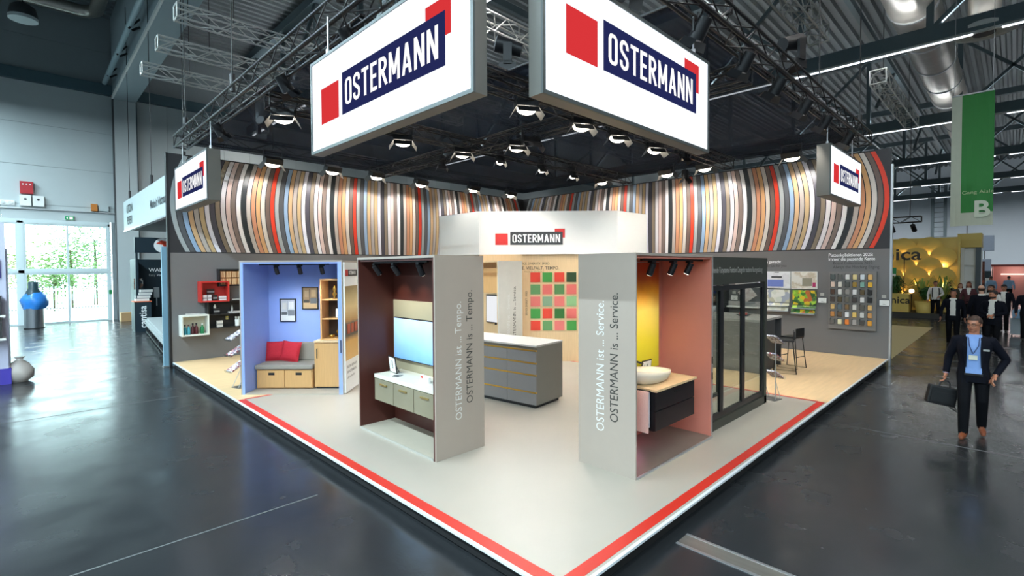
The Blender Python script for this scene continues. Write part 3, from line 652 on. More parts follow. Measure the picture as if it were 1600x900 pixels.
# ---- brown booth with the television (opens to -x)
x0, x1, y0, y1 = .835, 1.613, 2.678, 4.60; T = .05
M_brown = mat('dark_brown_laminate', '4a221a', .45, var=.12, scale=3, stretch=(3, 3, .5)); M_khaki = mat('khaki_panel', 'a79c80', .5, var=.05)
b1 = thing('display_booth', 'grey booth lined in dark brown with a television and sideboard inside', 'booth', (x0, y0, 0), 0, 'display booths')
w, d = x1-x0, y1-y0
MB().box(0, w, 0, .02, 0, BH).build('outer_panel', M_panel, b1); MB().box(.0, w-.02, .02, T, 0, BH-.03).build('inner_panel', M_brown, b1)
MB().box(0, w, d-.02, d, 0, BH).build('outer_panel', M_panel, b1); MB().box(0, w-.02, d-T, d-.02, .0, BH-.03).build('inner_panel', M_brown, b1)
MB().box(w-.20, w, T, d-T, 0, BH-.03).build('back_panel', M_brown, b1); MB().box(0, w, .02, d-.02, BH-.03, BH).build('roof_panel', M_panel, b1)
MB().box(.02, w-.02, T, d-T, BH-.06, BH-.03).build('ceiling_panel', M_brown, b1)
MB().box(.0, w-.02, T, d-T, 0, .025).build('floor_panel', mat('booth_floor', 'b4ab9a', .5, var=.06), b1); MB().box(-.012, 0, T, d-T, 0, .028).build('floor_edge', mat('edge_beige', 'a9a59c', .5), b1)
MB().box(w-.215, w-.20, .10, d-T-.01, .60, 1.87).build('wall_board', M_khaki, b1)
MB().box(.1, .13, .3, d-.3, BH-.085, BH-.06).build('light_track', M_black, b1)
vtext(b1, (x0, y0, 0), 'OSTERMANN ist ... Tempo.', 'OSTERMANN is ... Tempo.', (1, 0, 0), .40, .58, .44, .62, .105, .90)
for o in b1.children:
    if o.name.startswith('lettering'): o['kind'] = 'stuff'; o.location = (-x0, -y0, 0)
for i, yy in enumerate((3.15, 3.75, 4.25)):
    track_spot('black track spotlight in the brown booth, %s from its lettered panel' % ORD[i], (x0+.115, yy, BH-.085), (x1, yy, 1.5 if i != 0 else 1.0), 14, (1, .88, .7), 'track spots in the brown booth')
sb = thing('sideboard', 'floating stone-look sideboard with white top under the television', 'sideboard', (x0+.10, y0+.12, .45))
Ls = 4.31-y0-.12; M_stone = mat('stone_beige_front', '857e68', .35, var=.22, scale=2.2, detail=7)
MB().box(.02, .45, 0, Ls, 0, .32).build('body', M_stone, sb)
MB().box(0, .455, -.01, Ls+.01, .32, .375).build('worktop', mat('pale_stone_top', 'dcd6c6', .35, var=.06), sb, bevel=.004)
for k in range(3):
    ya, yb = Ls*k/3+.006, Ls*(k+1)/3-.006
    dr = MB().box(0, .02, ya, yb, .004, .312).build('drawer', M_stone, sb)
    MB().box(-.018, 0, (ya+yb)/2-.09, (ya+yb)/2+.09, .235, .255).build('handle', mat('brass_handle', 'b39a60', .3, metal=.7), dr)
tv = thing('television', 'wide flat television with a pale blue screen on the brown booth back wall', 'television', (x1-.225, 3.05, .985))
MB().box(-.04, -.005, 0, 1.40, 0, .63).build('case', M_black, tv, bevel=.006); MB().box(-.045, -.04, .015, 1.385, .015, .615).build('screen', ramp_mat('tv_screen', [(0, '5f93d8'), (.45, '93bdee'), (1, 'c0daf8')], 'Z', 0, .78, .2, .25, .38), tv)
MB().box(-.005, .009, .4, .96, .2, .5).build('wall_mount', M_black, tv)
def frame_card(name, label, loc, rz, w=.2, h=.15, col='white_paper', tilt=.12, cols=('8a8f84', 'e7e5df', '4f5650')):
    t = thing(name, label, 'frame', loc, rz)
    R = Matrix.Rotation(tilt, 4, 'X')
    MB().box(-w/2, w/2, 0, .015, 0, h).xf(R).build('frame', M_black, t)
    MB().box(-w/2+.012, w/2-.012, -.002, 0, .012, h-.012).xf(R).build('card', M_paper, t); MB().box(-w*.3, w*.12, -.004, -.002, h*.28, h*.75).xf(R).build('picture', print_mat('card_print', cols, 18), t)
    MB().add([R @ Vector((-.02, .015, h*.8)), R @ Vector((.02, .015, h*.8)), Vector((.02, .09, 0)), Vector((-.02, .09, 0))], [(0, 1, 2, 3)]).build('strut', M_black, t)
frame_card('framed_card', 'small framed card standing on the white sideboard top', (x0+.32, 4.16, .826), -PI/2-.15, .24, .24)
c_ = thing('fan_of_samples', 'dark leaflet lying on the white sideboard top', 'leaflet', (x0+.22, 3.92, .826)); MB().poly([(0, -.06, 0), (.08, .0, 0), (.02, .08, 0), (-.05, .03, 0)], (0, 0, .004)).build('sheet', M_dark, c_); MB().poly([(0.02, -.07, .004), (.1, -.02, .004), (.06, .04, .004)], (0, 0, .003)).build('page', mat('grey_print', '7b7a74', .6), c_)
c_ = thing('label_stand', 'small white and red label stand on the sideboard beside the jamb', 'label', (x0+.3, 3.32, .826), -.2); MB().box(-.015, .015, -.13, .13, 0, .08).build('holder', M_paper, c_); MB().box(-.018, -.015, .05, .12, .04, .07).build('mark', M_red, c_)
# ---- bathroom booth (opens to -y)
x0, x1, y0, y1 = 2.077, 4.051, .694, 1.481
M_pink = mat('salmon_laminate', 'c67a68', .5, var=.05); M_bfl = mat('taupe_floor', '7d6f64', .4, var=.1)
b2 = thing('display_booth', 'grey booth lined in salmon pink with a washbasin on a black vanity', 'booth', (x0, y0, 0), 0, 'display booths')
w, d = x1-x0, y1-y0
MB().box(0, .02, 0, d, 0, BH).build('outer_panel', M_panel, b2); MB().box(.02, .045, .02, d-.02, 0, BH-.03).build('inner_panel', M_pink, b2)
MB().box(w-.02, w, 0, d, 0, BH).build('outer_panel', mat('booth_side', '8f8a86', .45), b2); MB().box(w-.045, w-.02, .01, d-.02, 0, BH-.03).build('inner_panel', M_pink, b2)
MB().box(.02, w-.02, d-.02, d, 0, BH).build('outer_panel', M_panel, b2); MB().box(.045, w-.045, d-.045, d-.02, 0, BH-.06).build('inner_panel', M_pink, b2)
MB().box(.02, w-.02, 0, d-.02, BH-.03, BH).build('roof_panel', M_panel, b2); MB().box(.045, w-.045, .02, d-.045, BH-.06, BH-.03).build('ceiling_panel', M_pink, b2)
MB().box(.045, w-.045, .0, d-.045, 0, .025).build('floor_panel', M_bfl, b2); MB().box(.02, w-.02, -.012, 0, 0, .028).build('floor_edge', M_alu, b2)
MB().box(.3, w-.1, .10, .13, BH-.085, BH-.06).build('light_track', M_black, b2)
for z in (1.02, .80): MB().box(w-.03, w-.02, -.012, 0, z, z+.1).build('hinge', M_black, b2)
vtext(b2, (x0, y1, 0), 'OSTERMANN ist ... Service.', 'OSTERMANN is ... Service.', (0, -1, 0), .37, .56, .44, .58, .115)
for o in b2.children:
    if o.name.startswith('lettering'): o['kind'] = 'stuff'; o.location = (-x0, -y0, 0)
# wall picture panel of the booth
c_ = thing('wall_picture', 'tall yellow and orange gradient panel behind the washbasin', 'panel', (2.6, y1-.047, .92)); MB().box(-.46, 1.28, -.02, 0, 0, 1.5).build('board', ramp_mat('yellow_print', [(0, 'c9c322'), (.3, 'e8da38'), (.62, 'fbe272'), (.78, 'f2a324'), (.9, 'c65a1c'), (1, 'a8421e')], 'Z', 0, 1.5, .4, .12), c_)
MB().box(-.46, 1.28, -.024, -.02, 1.49, 1.5).build('edge_strip', M_alu, c_)
for i, (xx, tx, pw) in enumerate(((2.62, 2.62, 26), (3.14, 3.0, 22), (3.58, 3.35, 22))):
    track_spot('black track spotlight in the salmon booth, %s from its lettered panel' % ORD[i], (xx, y0+.115, BH-.085), (tx, y1-.1, 1.0), pw, (1, .74, .45), 'track spots in the salmon booth', 95)
va = thing('vanity_unit', 'black floating vanity with oak top in the salmon booth', 'vanity', (x0+.60, y0+.10, .37))
Lv = 3.70-x0-.60
MB().box(0, Lv, .02, .60, 0, .48).build('body', mat('midnight_laminate', '0c0d11', .35, var=.1), va); MB().box(.0, Lv, 0, .02, .005, .235).build('drawer', mat('midnight_laminate', '0c0d11', .35), va); MB().box(.0, Lv, 0, .02, .245, .475).build('drawer', mat('midnight_laminate', '0c0d11', .35), va)
MB().box(-.02, Lv+.02, -.03, .62, .48, .51).build('top', M_oak, va, bevel=.004)
MB().box(Lv*.45, Lv*.62, -.012, 0, .40, .41).build('handle_groove', M_rubber, va)
wb_ = thing('washbasin', 'cream oval washbasin standing on the oak vanity top', 'washbasin', (3.04, y0+.40, .88))
def oval(r, z, n=28): return [(r*.41*math.cos(2*PI*k/n), r*.23*math.sin(2*PI*k/n), z+.035*math.cos(2*PI*k/n+PI)*(z/.15)) for k in range(n)]
MB().loft([oval(.62, .0), oval(.86, .03), oval(.98, .10), oval(1.0, .15), oval(.95, .153), oval(.86, .10), oval(.6, .045), oval(.12, .03)]).build('bowl', mat('cream_ceramic', 'e6dcc8', .25, var=.02), wb_)
MB().cyl((0, 0, .031), (0, 0, .036), .022, n=12).build('drain', M_alu, wb_)
tp = thing('tap', 'dark pillar tap behind the cream washbasin', 'tap', (3.10, y1-.14, .88)); MB().cyl((0, 0, 0), (0, 0, .27), .022, n=10).build('pillar', M_dark, tp); MB().cyl((0, 0, .22), (0, -.13, .20), .014, n=8).build('spout', M_dark, tp); MB().cyl((0, 0, .27), (.04, 0, .31), .008, n=6).build('lever', M_dark, tp)
frame_card('framed_card', 'small black framed card behind the washbasin', (3.36, y1-.16, .88), 0, .24, .2)
tw = thing('towel', 'pink and white towel hanging at the end of the black vanity', 'towel', (x0+.545, y0+.16, .36))
rows = []
for k, (z, dx) in enumerate(((.50, 0), (.48, -.02), (.3, -.025), (.1, -.02), (.0, -.022))):
    rows.append([(dx-.012, -.01, z), (dx-.004, .12, z), (dx-.012, .24, z), (dx+.012, .24, z), (dx+.018, .12, z), (dx+.012, -.01, z)])
MB().loft(rows).build('pink_cloth', mat('pink_cloth', 'dcaea2', .9, bump=.3, scale=60), tw); MB().box(.008, .03, -.0, .22, .06, .48).build('white_cloth', mat('white_cloth', 'd9d2d4', .9), tw)
MB().cyl((.0, -.03, .5), (.0, .26, .5), .01, n=6).build('rail', M_black, tw)
lamp('POINT', b2, (1.0, d-.2, .3), 1.2, (1, .35, .6), size=.08)
# ---- glazed booth behind it
x0, x1, y0, y1 = 4.06, 6.42, .78, 1.62
M_gf = mat('green_black_frame', '33352d', .45, var=.06); M_gl = glass('booth_glass', 'dfe3df', .1)
b3 = thing('glass_door_booth', 'dark green-black booth with black framed glass sliding doors', 'booth', (x0, y0, 0))
w, d = x1-x0, y1-y0
MB().box(0, w, 0, d, 2.09, BH-.02).build('fascia', M_gf, b3); MB().box(w-.10, w, 0, .08, 0, 2.09).build('jamb', M_gf, b3); MB().box(0, .1, 0, .08, 0, 2.09).build('jamb', M_gf, b3)
MB().box(0, w, 0, .08, 0, .13).build('sill', M_gf, b3); MB().box(0, w, d-.06, d, 0, .05).build('back_sill', M_gf, b3); MB().box(w-.08, w, d-.06, d, .05, 2.09).build('back_post', M_gf, b3)
px = (.12, .58, 1.30, 2.24)
px = (4.18-x0, 4.60-x0, 5.42-x0, 6.30-x0)
for k in range(3):
    a, b_ = px[k], px[k+1]
    dd = MB().box(a, a+.055, .015, .055, .15, 2.07).box(b_-.055, b_, .015, .055, .15, 2.07).box(a+.055, b_-.055, .015, .055, .15, .22).box(a+.055, b_-.055, .015, .055, 2.0, 2.07).build('sliding_door', M_black, b3)
    MB().box(a+.055, b_-.055, .03, .038, .22, 2.0).build('pane', M_gl, dd)
MB().box(px[2]-.02, px[2]-.005, .0, .015, .95, 1.2).build('door_handle', M_black, b3)
text('Gleitende T\u00fcrsysteme. Funktion. Design f\u00fcr moderne Raumgestaltung', .085, mat('letter_grey', 'a9aaa4', .5), (.08, 0, 2.26), (1, 0, 0), (0, 0, 1), b3, xs=.62, bold=.003)
c_ = thing('trailing_plant', 'small green plant with hanging leaves behind the glass door', 'plant', (4.5, 1.35, .42))
MB().lathe([(.05, 0), (.08, .12), (.075, .12)], n=12).build('pot', M_dark, c_)
lf = MB(); rnd = random.Random(3)
for k in range(26):
    a = rnd.uniform(0, 2*PI); r = rnd.uniform(.05, .22); p = Vector((math.cos(a)*.04, math.sin(a)*.04, .13)); q = Vector((math.cos(a)*r, math.sin(a)*r, .13+rnd.uniform(-.2, .16))); s = (q-p).cross(Vector((0, 0, 1))).normalized()*.018
    lf.add([p, (p+q)/2+s+Vector((0, 0, .04)), q, (p+q)/2-s+Vector((0, 0, .04))], [(0, 1, 2, 3)])
lf.build('leaves', mat('plant_green', '4c7a3a', .5, var=.3), c_); MB().box(-.12, .12, -.12, .12, -.42, 0).build('plinth', M_dark, c_)
# ---- blue booth (turned 45 degrees)
bu = thing('display_booth', 'booth lined in light blue with a cushioned bench and wall pictures', 'booth', (.20, 7.93, 0), -PI/4, 'display booths')
M_blue = mat('light_blue_laminate', '8ba3e0', .5, var=.03); Wb, Db = 1.92, 1.0
for xa, xb, xi, xj in ((0, .02, .02, .07), (Wb-.02, Wb, Wb-.09, Wb-.02)):
    MB().box(xa, xb, 0, Db, 0, BH).build('outer_panel', M_panel, bu); MB().box(xi, xj, .0, Db-.03, 0, BH-.03).build('inner_panel', M_blue, bu)
MB().box(.02, Wb-.02, Db-.02, Db, 0, BH).build('outer_panel', M_panel, bu); MB().box(.07, Wb-.09, Db-.05, Db-.02, 0, BH-.06).build('inner_panel', M_blue, bu)
MB().box(.02, Wb-.02, 0, Db-.02, BH-.03, BH).build('roof_panel', M_panel, bu); MB().box(.07, Wb-.09, .01, Db-.05, BH-.06, BH-.03).build('ceiling_panel', M_blue, bu)
MB().box(.07, Wb-.09, .0, Db-.05, 0, .02).build('floor_panel', M_vin, bu); MB().box(.3, Wb-.3, .14, .17, BH-.085, BH-.06).build('light_track', M_black, bu)
MB().box(Wb-.05, Wb-.035, -.012, 0, .78, 1.02).build('pull_handle', M_black, bu)
def B(x, y, z):  # booth coordinates to stand coordinates
    c, s = math.cos(-PI/4), math.sin(-PI/4); return (.20+x*c-y*s, 7.93+x*s+y*c, z)
for i, xx in enumerate((.62, 1.06, 1.48)):
    track_spot('black track spotlight in the blue booth, %s from its open outer edge' % ORD[i], B(xx, .155, BH-.085), B(xx, Db, .9), 20, (1, .95, .9), 'track spots in the blue booth', 95)
be_ = thing('bench', 'oak bench with two drawers and grey seat pad in the blue booth', 'bench', B(.09, .36, 0), -PI/4)
BW = 1.10
MB().box(0, BW, .03, .57, .03, .40).build('body', M_beech, be_)
for k in range(2):
    dr = MB().box(.03+.53*k, .55+.53*k, .0, .03, .05, .385).build('drawer', M_beech, be_); MB().box(.24+.53*k, .36+.53*k, -.003, 0, .29, .34).build('grip_hole', M_rubber, dr)
MB().box(-.015, BW+.01, -.03, .57, .405, .49).build('seat_pad', mat('grey_felt', '8d867c', .9, bump=.2, scale=60), be_, bevel=.02)
MB().box(.02, BW+.01, .49, .57, .49, .86).build('back_pad', mat('grey_felt', '8d867c', .9), be_, bevel=.02)
def cushion(label, loc, rz, tilt, w=.38, mt=None):
    t = thing('cushion', label, 'cushion', loc, rz); mb = MB(); n = 12
    R = Matrix.Rotation(tilt, 4, 'X') @ Matrix.Rotation(.09 if 'raised' in label else -.03, 4, 'Y')
    for s in (-1, 1):
        vs = []
        for j in range(n+1):
            for i in range(n+1):
                u, v = 2*i/n-1, 2*j/n-1; e = (1-abs(u)**3)*(1-abs(v)**3); pin = 1-.07*(1-max(0, 1-abs(u)*1.0))*(1-abs(v))-.0
                vs.append(R @ Vector((u*w/2*(1-.06*(1-v*v)), s*(.075*e**.6), (v*w/2*(1-.06*(1-u*u)))+w/2)))
        mb.add(vs, [(j*(n+1)+i, j*(n+1)+i+1, (j+1)*(n+1)+i+1, (j+1)*(n+1)+i) for j in range(n) for i in range(n)], 0, True)
    mb.build('cover', mt, t); MB().tube([R @ Vector((-w/2*.98, 0, .01)), R @ Vector((0, 0, .01)), R @ Vector((w/2*.98, 0, .01))], .006, 5).build('piping', mt, t)
M_cush = mat('red_cotton', 'b5192b', .8, var=.1, bump=.25, scale=25)
cushion('red cushion leaning at the back of the bench, partly covered by the other', B(.27, .78, .492), -PI/4+.08, -.22, .40, M_cush)
cushion('red cushion leaning in front, its corner raised', B(.575, .70, .492), -PI/4-.12, -.25, .41, M_cush)
tc_ = thing('tall_cabinet', 'oak cabinet with a door beside the bench in the blue booth', 'cabinet', B(1.22, .38, 0), -PI/4)
MB().box(0, .60, .02, .56, .05, .92).build('body', M_beech, tc_); dr = MB().box(.005, .595, 0, .02, .06, .90).build('door', M_beech, tc_); MB().tube([(.06, 0, .62), (.06, -.03, .62), (.06, -.03, .80), (.06, 0, .80)], .007, 6).build('handle', M_black, dr)
MB().box(-.005, .605, -.01, .57, .92, .95).build('top', M_oak, tc_); MB().box(.02, .58, .05, .5, 0, .05).build('toe_kick', M_black, tc_)
gc = thing('display_shelf', 'tall dark lined oak display shelf standing on the oak cabinet', 'shelf', B(1.30, .50, .95), -PI/4)
M_sh = mat('shelf_inside', '3a2a1e', .5, var=.1)
MB().box(0, .03, 0, .4, 0, 1.17).build('side', M_beech, gc); MB().box(.49, .52, 0, .4, 0, 1.17).build('side', M_beech, gc); MB().box(.0, .52, 0, .4, 1.17, 1.2).build('top', M_beech, gc); MB().box(.03, .49, .38, .4, 0, 1.17).build('back', M_sh, gc)
for z in (0.0, .40, .78): MB().box(.03, .49, .02, .38, z, z+.025).build('shelf_board', M_beech, gc)
lamp('POINT', gc, (.26, .1, 1.12), .4, (1, .75, .45), size=.03); lamp('POINT', gc, (.26, .08, .74), .35, (1, .75, .45), size=.03); lamp('POINT', gc, (.26, .08, .36), .35, (1, .75, .45), size=.03)
M_gold = mat('gold_ornament', 'c9a24e', .25, metal=.9)
def G(x, y, z): return B(1.30+x, .50+y, .95+z)
def ornament(label, loc, prof, m=M_gold):
    t = thing('ornament', label, 'ornament', loc); MB().lathe(prof, n=14).build('body', m, t); MB().cyl((0, 0, -.0), (0, 0, .012), prof[0][0]*1.2, n=14).build('foot', m, t)
ornament('golden branching ornament on the top shelf', G(.22, .2, .805), [(.03, 0), (.015, .03), (.05, .09), (.02, .14), (.04, .19), (.01, .26)])
ornament('clear glass vase on the middle shelf', G(.13, .2, .425), [(.04, 0), (.045, .1), (.03, .18), (.035, .2)], glass('vase_glass', 'f3efe6'))
ornament('small golden figure on the lowest shelf', G(.3, .2, .025), [(.04, 0), (.02, .05), (.06, .12), (.02, .18), (.03, .22)])
ornament('low golden bowl on the lowest shelf', G(.16, .18, .025), [(.03, 0), (.07, .05), (.06, .06)])
c_ = thing('info_card', 'white card standing on the middle shelf', 'card', G(.34, .14, .425), -PI/4); MB().box(-.08, .08, 0, .01, 0, .18).build('card', M_paper, c_); MB().box(-.06, .03, -.002, 0, .03, .12).build('print', print_mat('card_print', ('8a8f84', 'e7e5df', '4f5650'), 18), c_)
def picture(label, x, z, cols, w=.26, h=.36):
    t = thing('framed_picture', label, 'picture', B(x, Db-.052, z), -PI/4)
    f = .018
    MB().box(-w/2, w/2, -.025, 0, 0, f).box(-w/2, w/2, -.025, 0, h-f, h).box(-w/2, -w/2+f, -.025, 0, f, h-f).box(w/2-f, w/2, -.025, 0, f, h-f).build('frame', M_black, t)
    MB().box(-w/2+f, w/2-f, -.012, 0, f, h-f).build('print', mat('pic_'+cols[1], cols[1], .5, var=.2), t)
    for a0, a1, c0, c1, ci in ((.0, 1, .0, .28, 2), (.05, .42, .20, .42, 0), (.5, .95, .24, .50, 3), (.58, .9, .56, .90, 2), (.12, .40, .55, .85, 4), (.44, .47, .3, .95, 0)):
        MB().box(-w/2+f+(w-2*f)*a0, -w/2+f+(w-2*f)*a1, -.0125-.0004*ci, -.012, f+(h-2*f)*c0, f+(h-2*f)*c1).build('picture_detail', mat('pic_'+cols[ci]+'_d', cols[ci], .5, var=.2), t)
picture('black framed picture with a pale grey interior, the lower of two', .47, 1.27, ('54585c', 'b9bcc0', 'd9d9d6', '777b7e', 'c5c3bd'), .33, .47)
picture('black framed picture with a warm brown interior, the higher of two', .93, 1.52, ('3a3630', '8d7453', 'b59a72', '5f6468', 'a08b6a'), .33, .46)
# poster on the booth's flank
ps = thing('poster_panel', 'tall printed poster with a shop picture on the blue booth flank', 'poster', B(Wb+.005, .02, 0), -PI/4)
MB().box(0, .03, 0, .95, .02, 2.47).build('board', M_white, ps)
MB().box(.03, .034, 0, .95, .62, 2.02).build('photo', ramp_mat('shop_photo', [(0, 'd9b070'), (.28, 'c79a58'), (.36, '4a4640'), (.52, '5b5148'), (.56, 'b08a55'), (.75, 'd8c18e'), (1, '8e7a52')], 'Z', .62, 2.02, .5, .06), ps)
for k in range(4): MB().box(.034, .05, .1+.2*k, .22+.2*k, 1.12, 1.3).build('photo_cloth', mat('photo_cloth', 'a8563c', .7), ps)
text('OSTERMANN', .07, M_inkw, (.031, .22, 2.24), (0, 1, 0), (0, 0, 1), ps, xs=.7, bold=.02, lift=.006); MB().box(.03, .036, .2, .75, 2.21, 2.33).build('logo_bar', M_ink, ps); MB().box(.03, .036, .05, .18, 2.21, 2.33).build('logo_square', M_red, ps)
for k, (tx, m_) in enumerate((('BESUCHEN SIE UNS AUF', M_ink), ('WWW.OSTERMANN.EU', M_ink), ('...alles aus einer Hand', mat('grey_print', '7b7a74', .6)))): text(tx, .05, m_, (.031, .06, .47-.1*k), (0, 1, 0), (0, 0, 1), ps, xs=.75, bold=.01)
# ---- third booth behind the island
x0, x1, y0, y1 = 5.16, 5.95, 6.18, 8.1
b4 = thing('display_booth', 'pale grey lettered booth panel lined in oak beside the oak wall', 'booth', (x0, y0, 0), 0, 'display booths'); w, d = x1-x0, y1-y0
MB().box(0, w, 0, .03, 0, BH).build('outer_panel', mat('pale_panel', 'c9c6bd', .45), b4); MB().box(0, w, .03, .055, 0, BH-.03).build('inner_panel', M_oak, b4); MB().box(0, w, d-.05, d, 0, BH).build('side_panel', M_panel, b4)
MB().box(w-.03, w, .055, d-.05, 0, BH-.03).build('back_panel', M_oak, b4); MB().box(0, w, .03, d-.05, BH-.03, BH).build('roof_panel', M_oak, b4); MB().box(.0, w-.03, .055, d-.05, 0, .02).build('floor_panel', M_vin, b4)
cp = MB().box(.15, w-.03, .06, .9, 1.75, 2.34).build('wall_cupboard', M_beech, b4)
vtext(b4, (x0, y0, 0), 'OSTERMANN ist ... Service.', 'OSTERMANN is ... Service.', (1, 0, 0), .36, .56, .40, .62, .1)
for o in b4.children:
    if o.name.startswith('lettering'): o['kind'] = 'stuff'; o.location = (-x0, -y0, 0)
tv2 = thing('monitor', 'bright white monitor inside the oak lined booth', 'monitor', (x1-.05, 6.3, .95)); MB().box(-.04, .02, 0, 1.1, 0, .72).build('case', M_dark, tv2); MB().box(-.045, -.04, .02, 1.08, .02, .68).build('screen', emis('white_screen', 'f4f6fa', .95), tv2); MB().box(-.02, .02, .3, .8, -.05, 0).build('bracket', M_black, tv2)
# ================================================================ CENTRAL CORE
A_, B__ = Vector((5.42, 7.15)), Vector((7.86, 4.74)); M_fas = mat('fascia_white', 'e6e3dd', .5, var=.015)
fa = thing('fascia', 'white chamfered fascia with the company logo over the oak wall', 'fascia', (0, 0, 2.68)); H = 1.07
dv = (B__-A_).normalized(); nv = Vector((-dv.y, dv.x))  # pointing back
nv = Vector((.7071, .7071))
MB().poly([(A_.x, A_.y, 0), (B__.x, B__.y, 0), (B__.x+nv.x*.1, B__.y+nv.y*.1, 0), (A_.x+nv.x*.1, A_.y+nv.y*.1, 0)], (0, 0, H)).build('front_board', M_fas, fa)
MB().box(A_.x, A_.x+.1, A_.y+.002, 8.8, 0, H).build('side_board', M_fas, fa); MB().box(B__.x+.002, 9.25, B__.y, B__.y+.1, 0, H).build('side_board', M_fas, fa)
MB().poly([(A_.x+.1, A_.y+.1, 0), (B__.x, B__.y+.15, 0), (9.2, B__.y+.1, 0), (9.2, 8.8, 0), (A_.x+.1, 8.8, 0)], (0, 0, .03)).build('soffit', M_fas, fa)
rth = Vector((.711, -.7026)); Mf = Matrix((Vector((dv.x, dv.y, 0)), Vector((-dv.y, dv.x, 0)), Vector((0, 0, 1)))).transposed().to_4x4(); Mf.translation = Vector((A_.x, A_.y, 0))+Vector((dv.x, dv.y, 0))*.40+Vector((0, 0, .235))
logo(fa, Mf, 1.74, mat('logo_red', 'd3302c', .5), mat('logo_dark', '38383a', .5), M_white)
ow = thing('oak_wall', 'oak clad wall with slogan and coloured squares under the white fascia', 'wall panel', (0, 0, 0)); s0, s1 = 1.05, 3.43
P0, P1 = A_+dv*s0+nv*.06, B__+nv*.06
MB().poly([(P0.x, P0.y, 0), (P1.x, P1.y, 0), (P1.x+nv.x*.1, P1.y+nv.y*.1, 0), (P0.x+nv.x*.1, P0.y+nv.y*.1, 0)], (0, 0, 2.68)).build('cladding', M_oak, ow)
MB().box(P1.x+.01, 9.2, P1.y, P1.y+.1, 0, 2.68).build('cladding', M_oak, ow)
P2 = A_+nv*.5
MB().poly([(P2.x, P2.y, 2.52), (P0.x+nv.x*.44, P0.y+nv.y*.44, 2.52), (P0.x+nv.x*.5, P0.y+nv.y*.5, 2.52), (P2.x+nv.x*.06, P2.y+nv.y*.06, 2.52)], (0, 0, .16)).build('lintel', M_oak, ow)
MB().box(A_.x+.0, A_.x+.08, A_.y+.95, 8.8, 2.51, 2.68).build('lintel', M_oak, ow)
MB().poly([(A_.x, A_.y, 2.50), (P0.x-nv.x*.06, P0.y-nv.y*.06, 2.50), (P0.x, P0.y, 2.50), (A_.x+nv.x*.06, A_.y+nv.y*.06, 2.50)], (0, 0, .18)).build('header_board', M_oak, ow)
dv3, nf = Vector((dv.x, dv.y, 0)), Vector((-nv.x, -nv.y, 0))
def OW(lat, z, off=0): # lateral measured as in front view
    s = lat+.81; p = A_+dv*s+nv*.06; return Vector((p.x, p.y, z))+nf*off
cols = [['d9412e', '3c8a3c', 'd9412e', '1f3a18'], ['5a8a56', 'd86a62', '4f7f4a', 'd86a62'], ['d9726a', '7d9a7a', 'd9726a', '86b07a'], ['3c8a3c', 'd9412e', '2f6a2e', 'd86a62'], ['d9412e', '5a8a56', 'd9726a', '3c8a3c']]
for r in range(5):
    for c in range(4):
        p = OW(.46+.30*c, 1.985-.302*r); m_ = mat('tile_'+cols[r][c], cols[r][c], .45, var=.04)
        q = [p, p+dv3*.245, p+dv3*.245+Vector((0, 0, .245)), p+Vector((0, 0, .245))]
        MB().poly(q, nf*.012).build('tile', m_, ow)
text('SERVICE. DIVERSITY. SPEED.', .058, M_ink, OW(.95, 2.425, .002), dv3, (0, 0, 1), ow, xs=.86, bold=.008, align='RIGHT'); text('SERVICE. VIELFALT. TEMPO.', .082, M_ink, OW(1.18, 2.30, .002), dv3, (0, 0, 1), ow, xs=.92, bold=.010, align='RIGHT')
text('MADE IN BOCHOLT', .05, mat('tan_ink', 'a58a62', .6), OW(.80, 2.225, .002), dv3, (0, 0, 1), ow, xs=.8, align='RIGHT'); text('SERVICE. DIVERSITY. SPEED.', .05, M_ink, OW(.38, 1.15, .002), (0, 0, 1), -dv3, ow, xs=.75, bold=.01)
# ---- kitchen island
isl = thing('kitchen_island', 'grey kitchen island with long gold grip strips on its drawers', 'kitchen island', (3.33, 3.33, 0), .12)
M_ig = mat('slate_grey_front', '7d7a79', .42, var=.03); M_ig2 = mat('slate_grey_side', '77746c', .45, var=.03); M_gold2 = mat('gold_grip', 'c79a45', .3, metal=.75, var=.04)
IL, IW, IH = 1.86, .80, 1.06
MB().box(.05, IW-.05, .05, IL-.05, 0, .06).build('toe_kick', M_black, isl); MB().box(.03, IW, 0, IL, .06, IH-.03).build('body', M_ig2, isl); MB().box(-.005, IW+.005, -.005, IL+.005, IH-.03, IH).build('worktop', mat('island_top', 'b9b7b2', .35), isl)
zz = [.065, .285, .575, .775, .985]
for k in range(4):
    for j in range(3):
        a, b_ = .0+.62*j, .62*(j+1)-.006; MB().box(.0, .03, a, b_, zz[k]+.0, zz[k+1]-.03).build('drawer', M_ig, isl)
    MB().box(.0, .03, 0, IL, zz[k+1]-.026, zz[k+1]-.004).build('grip_strip', M_gold2, isl)
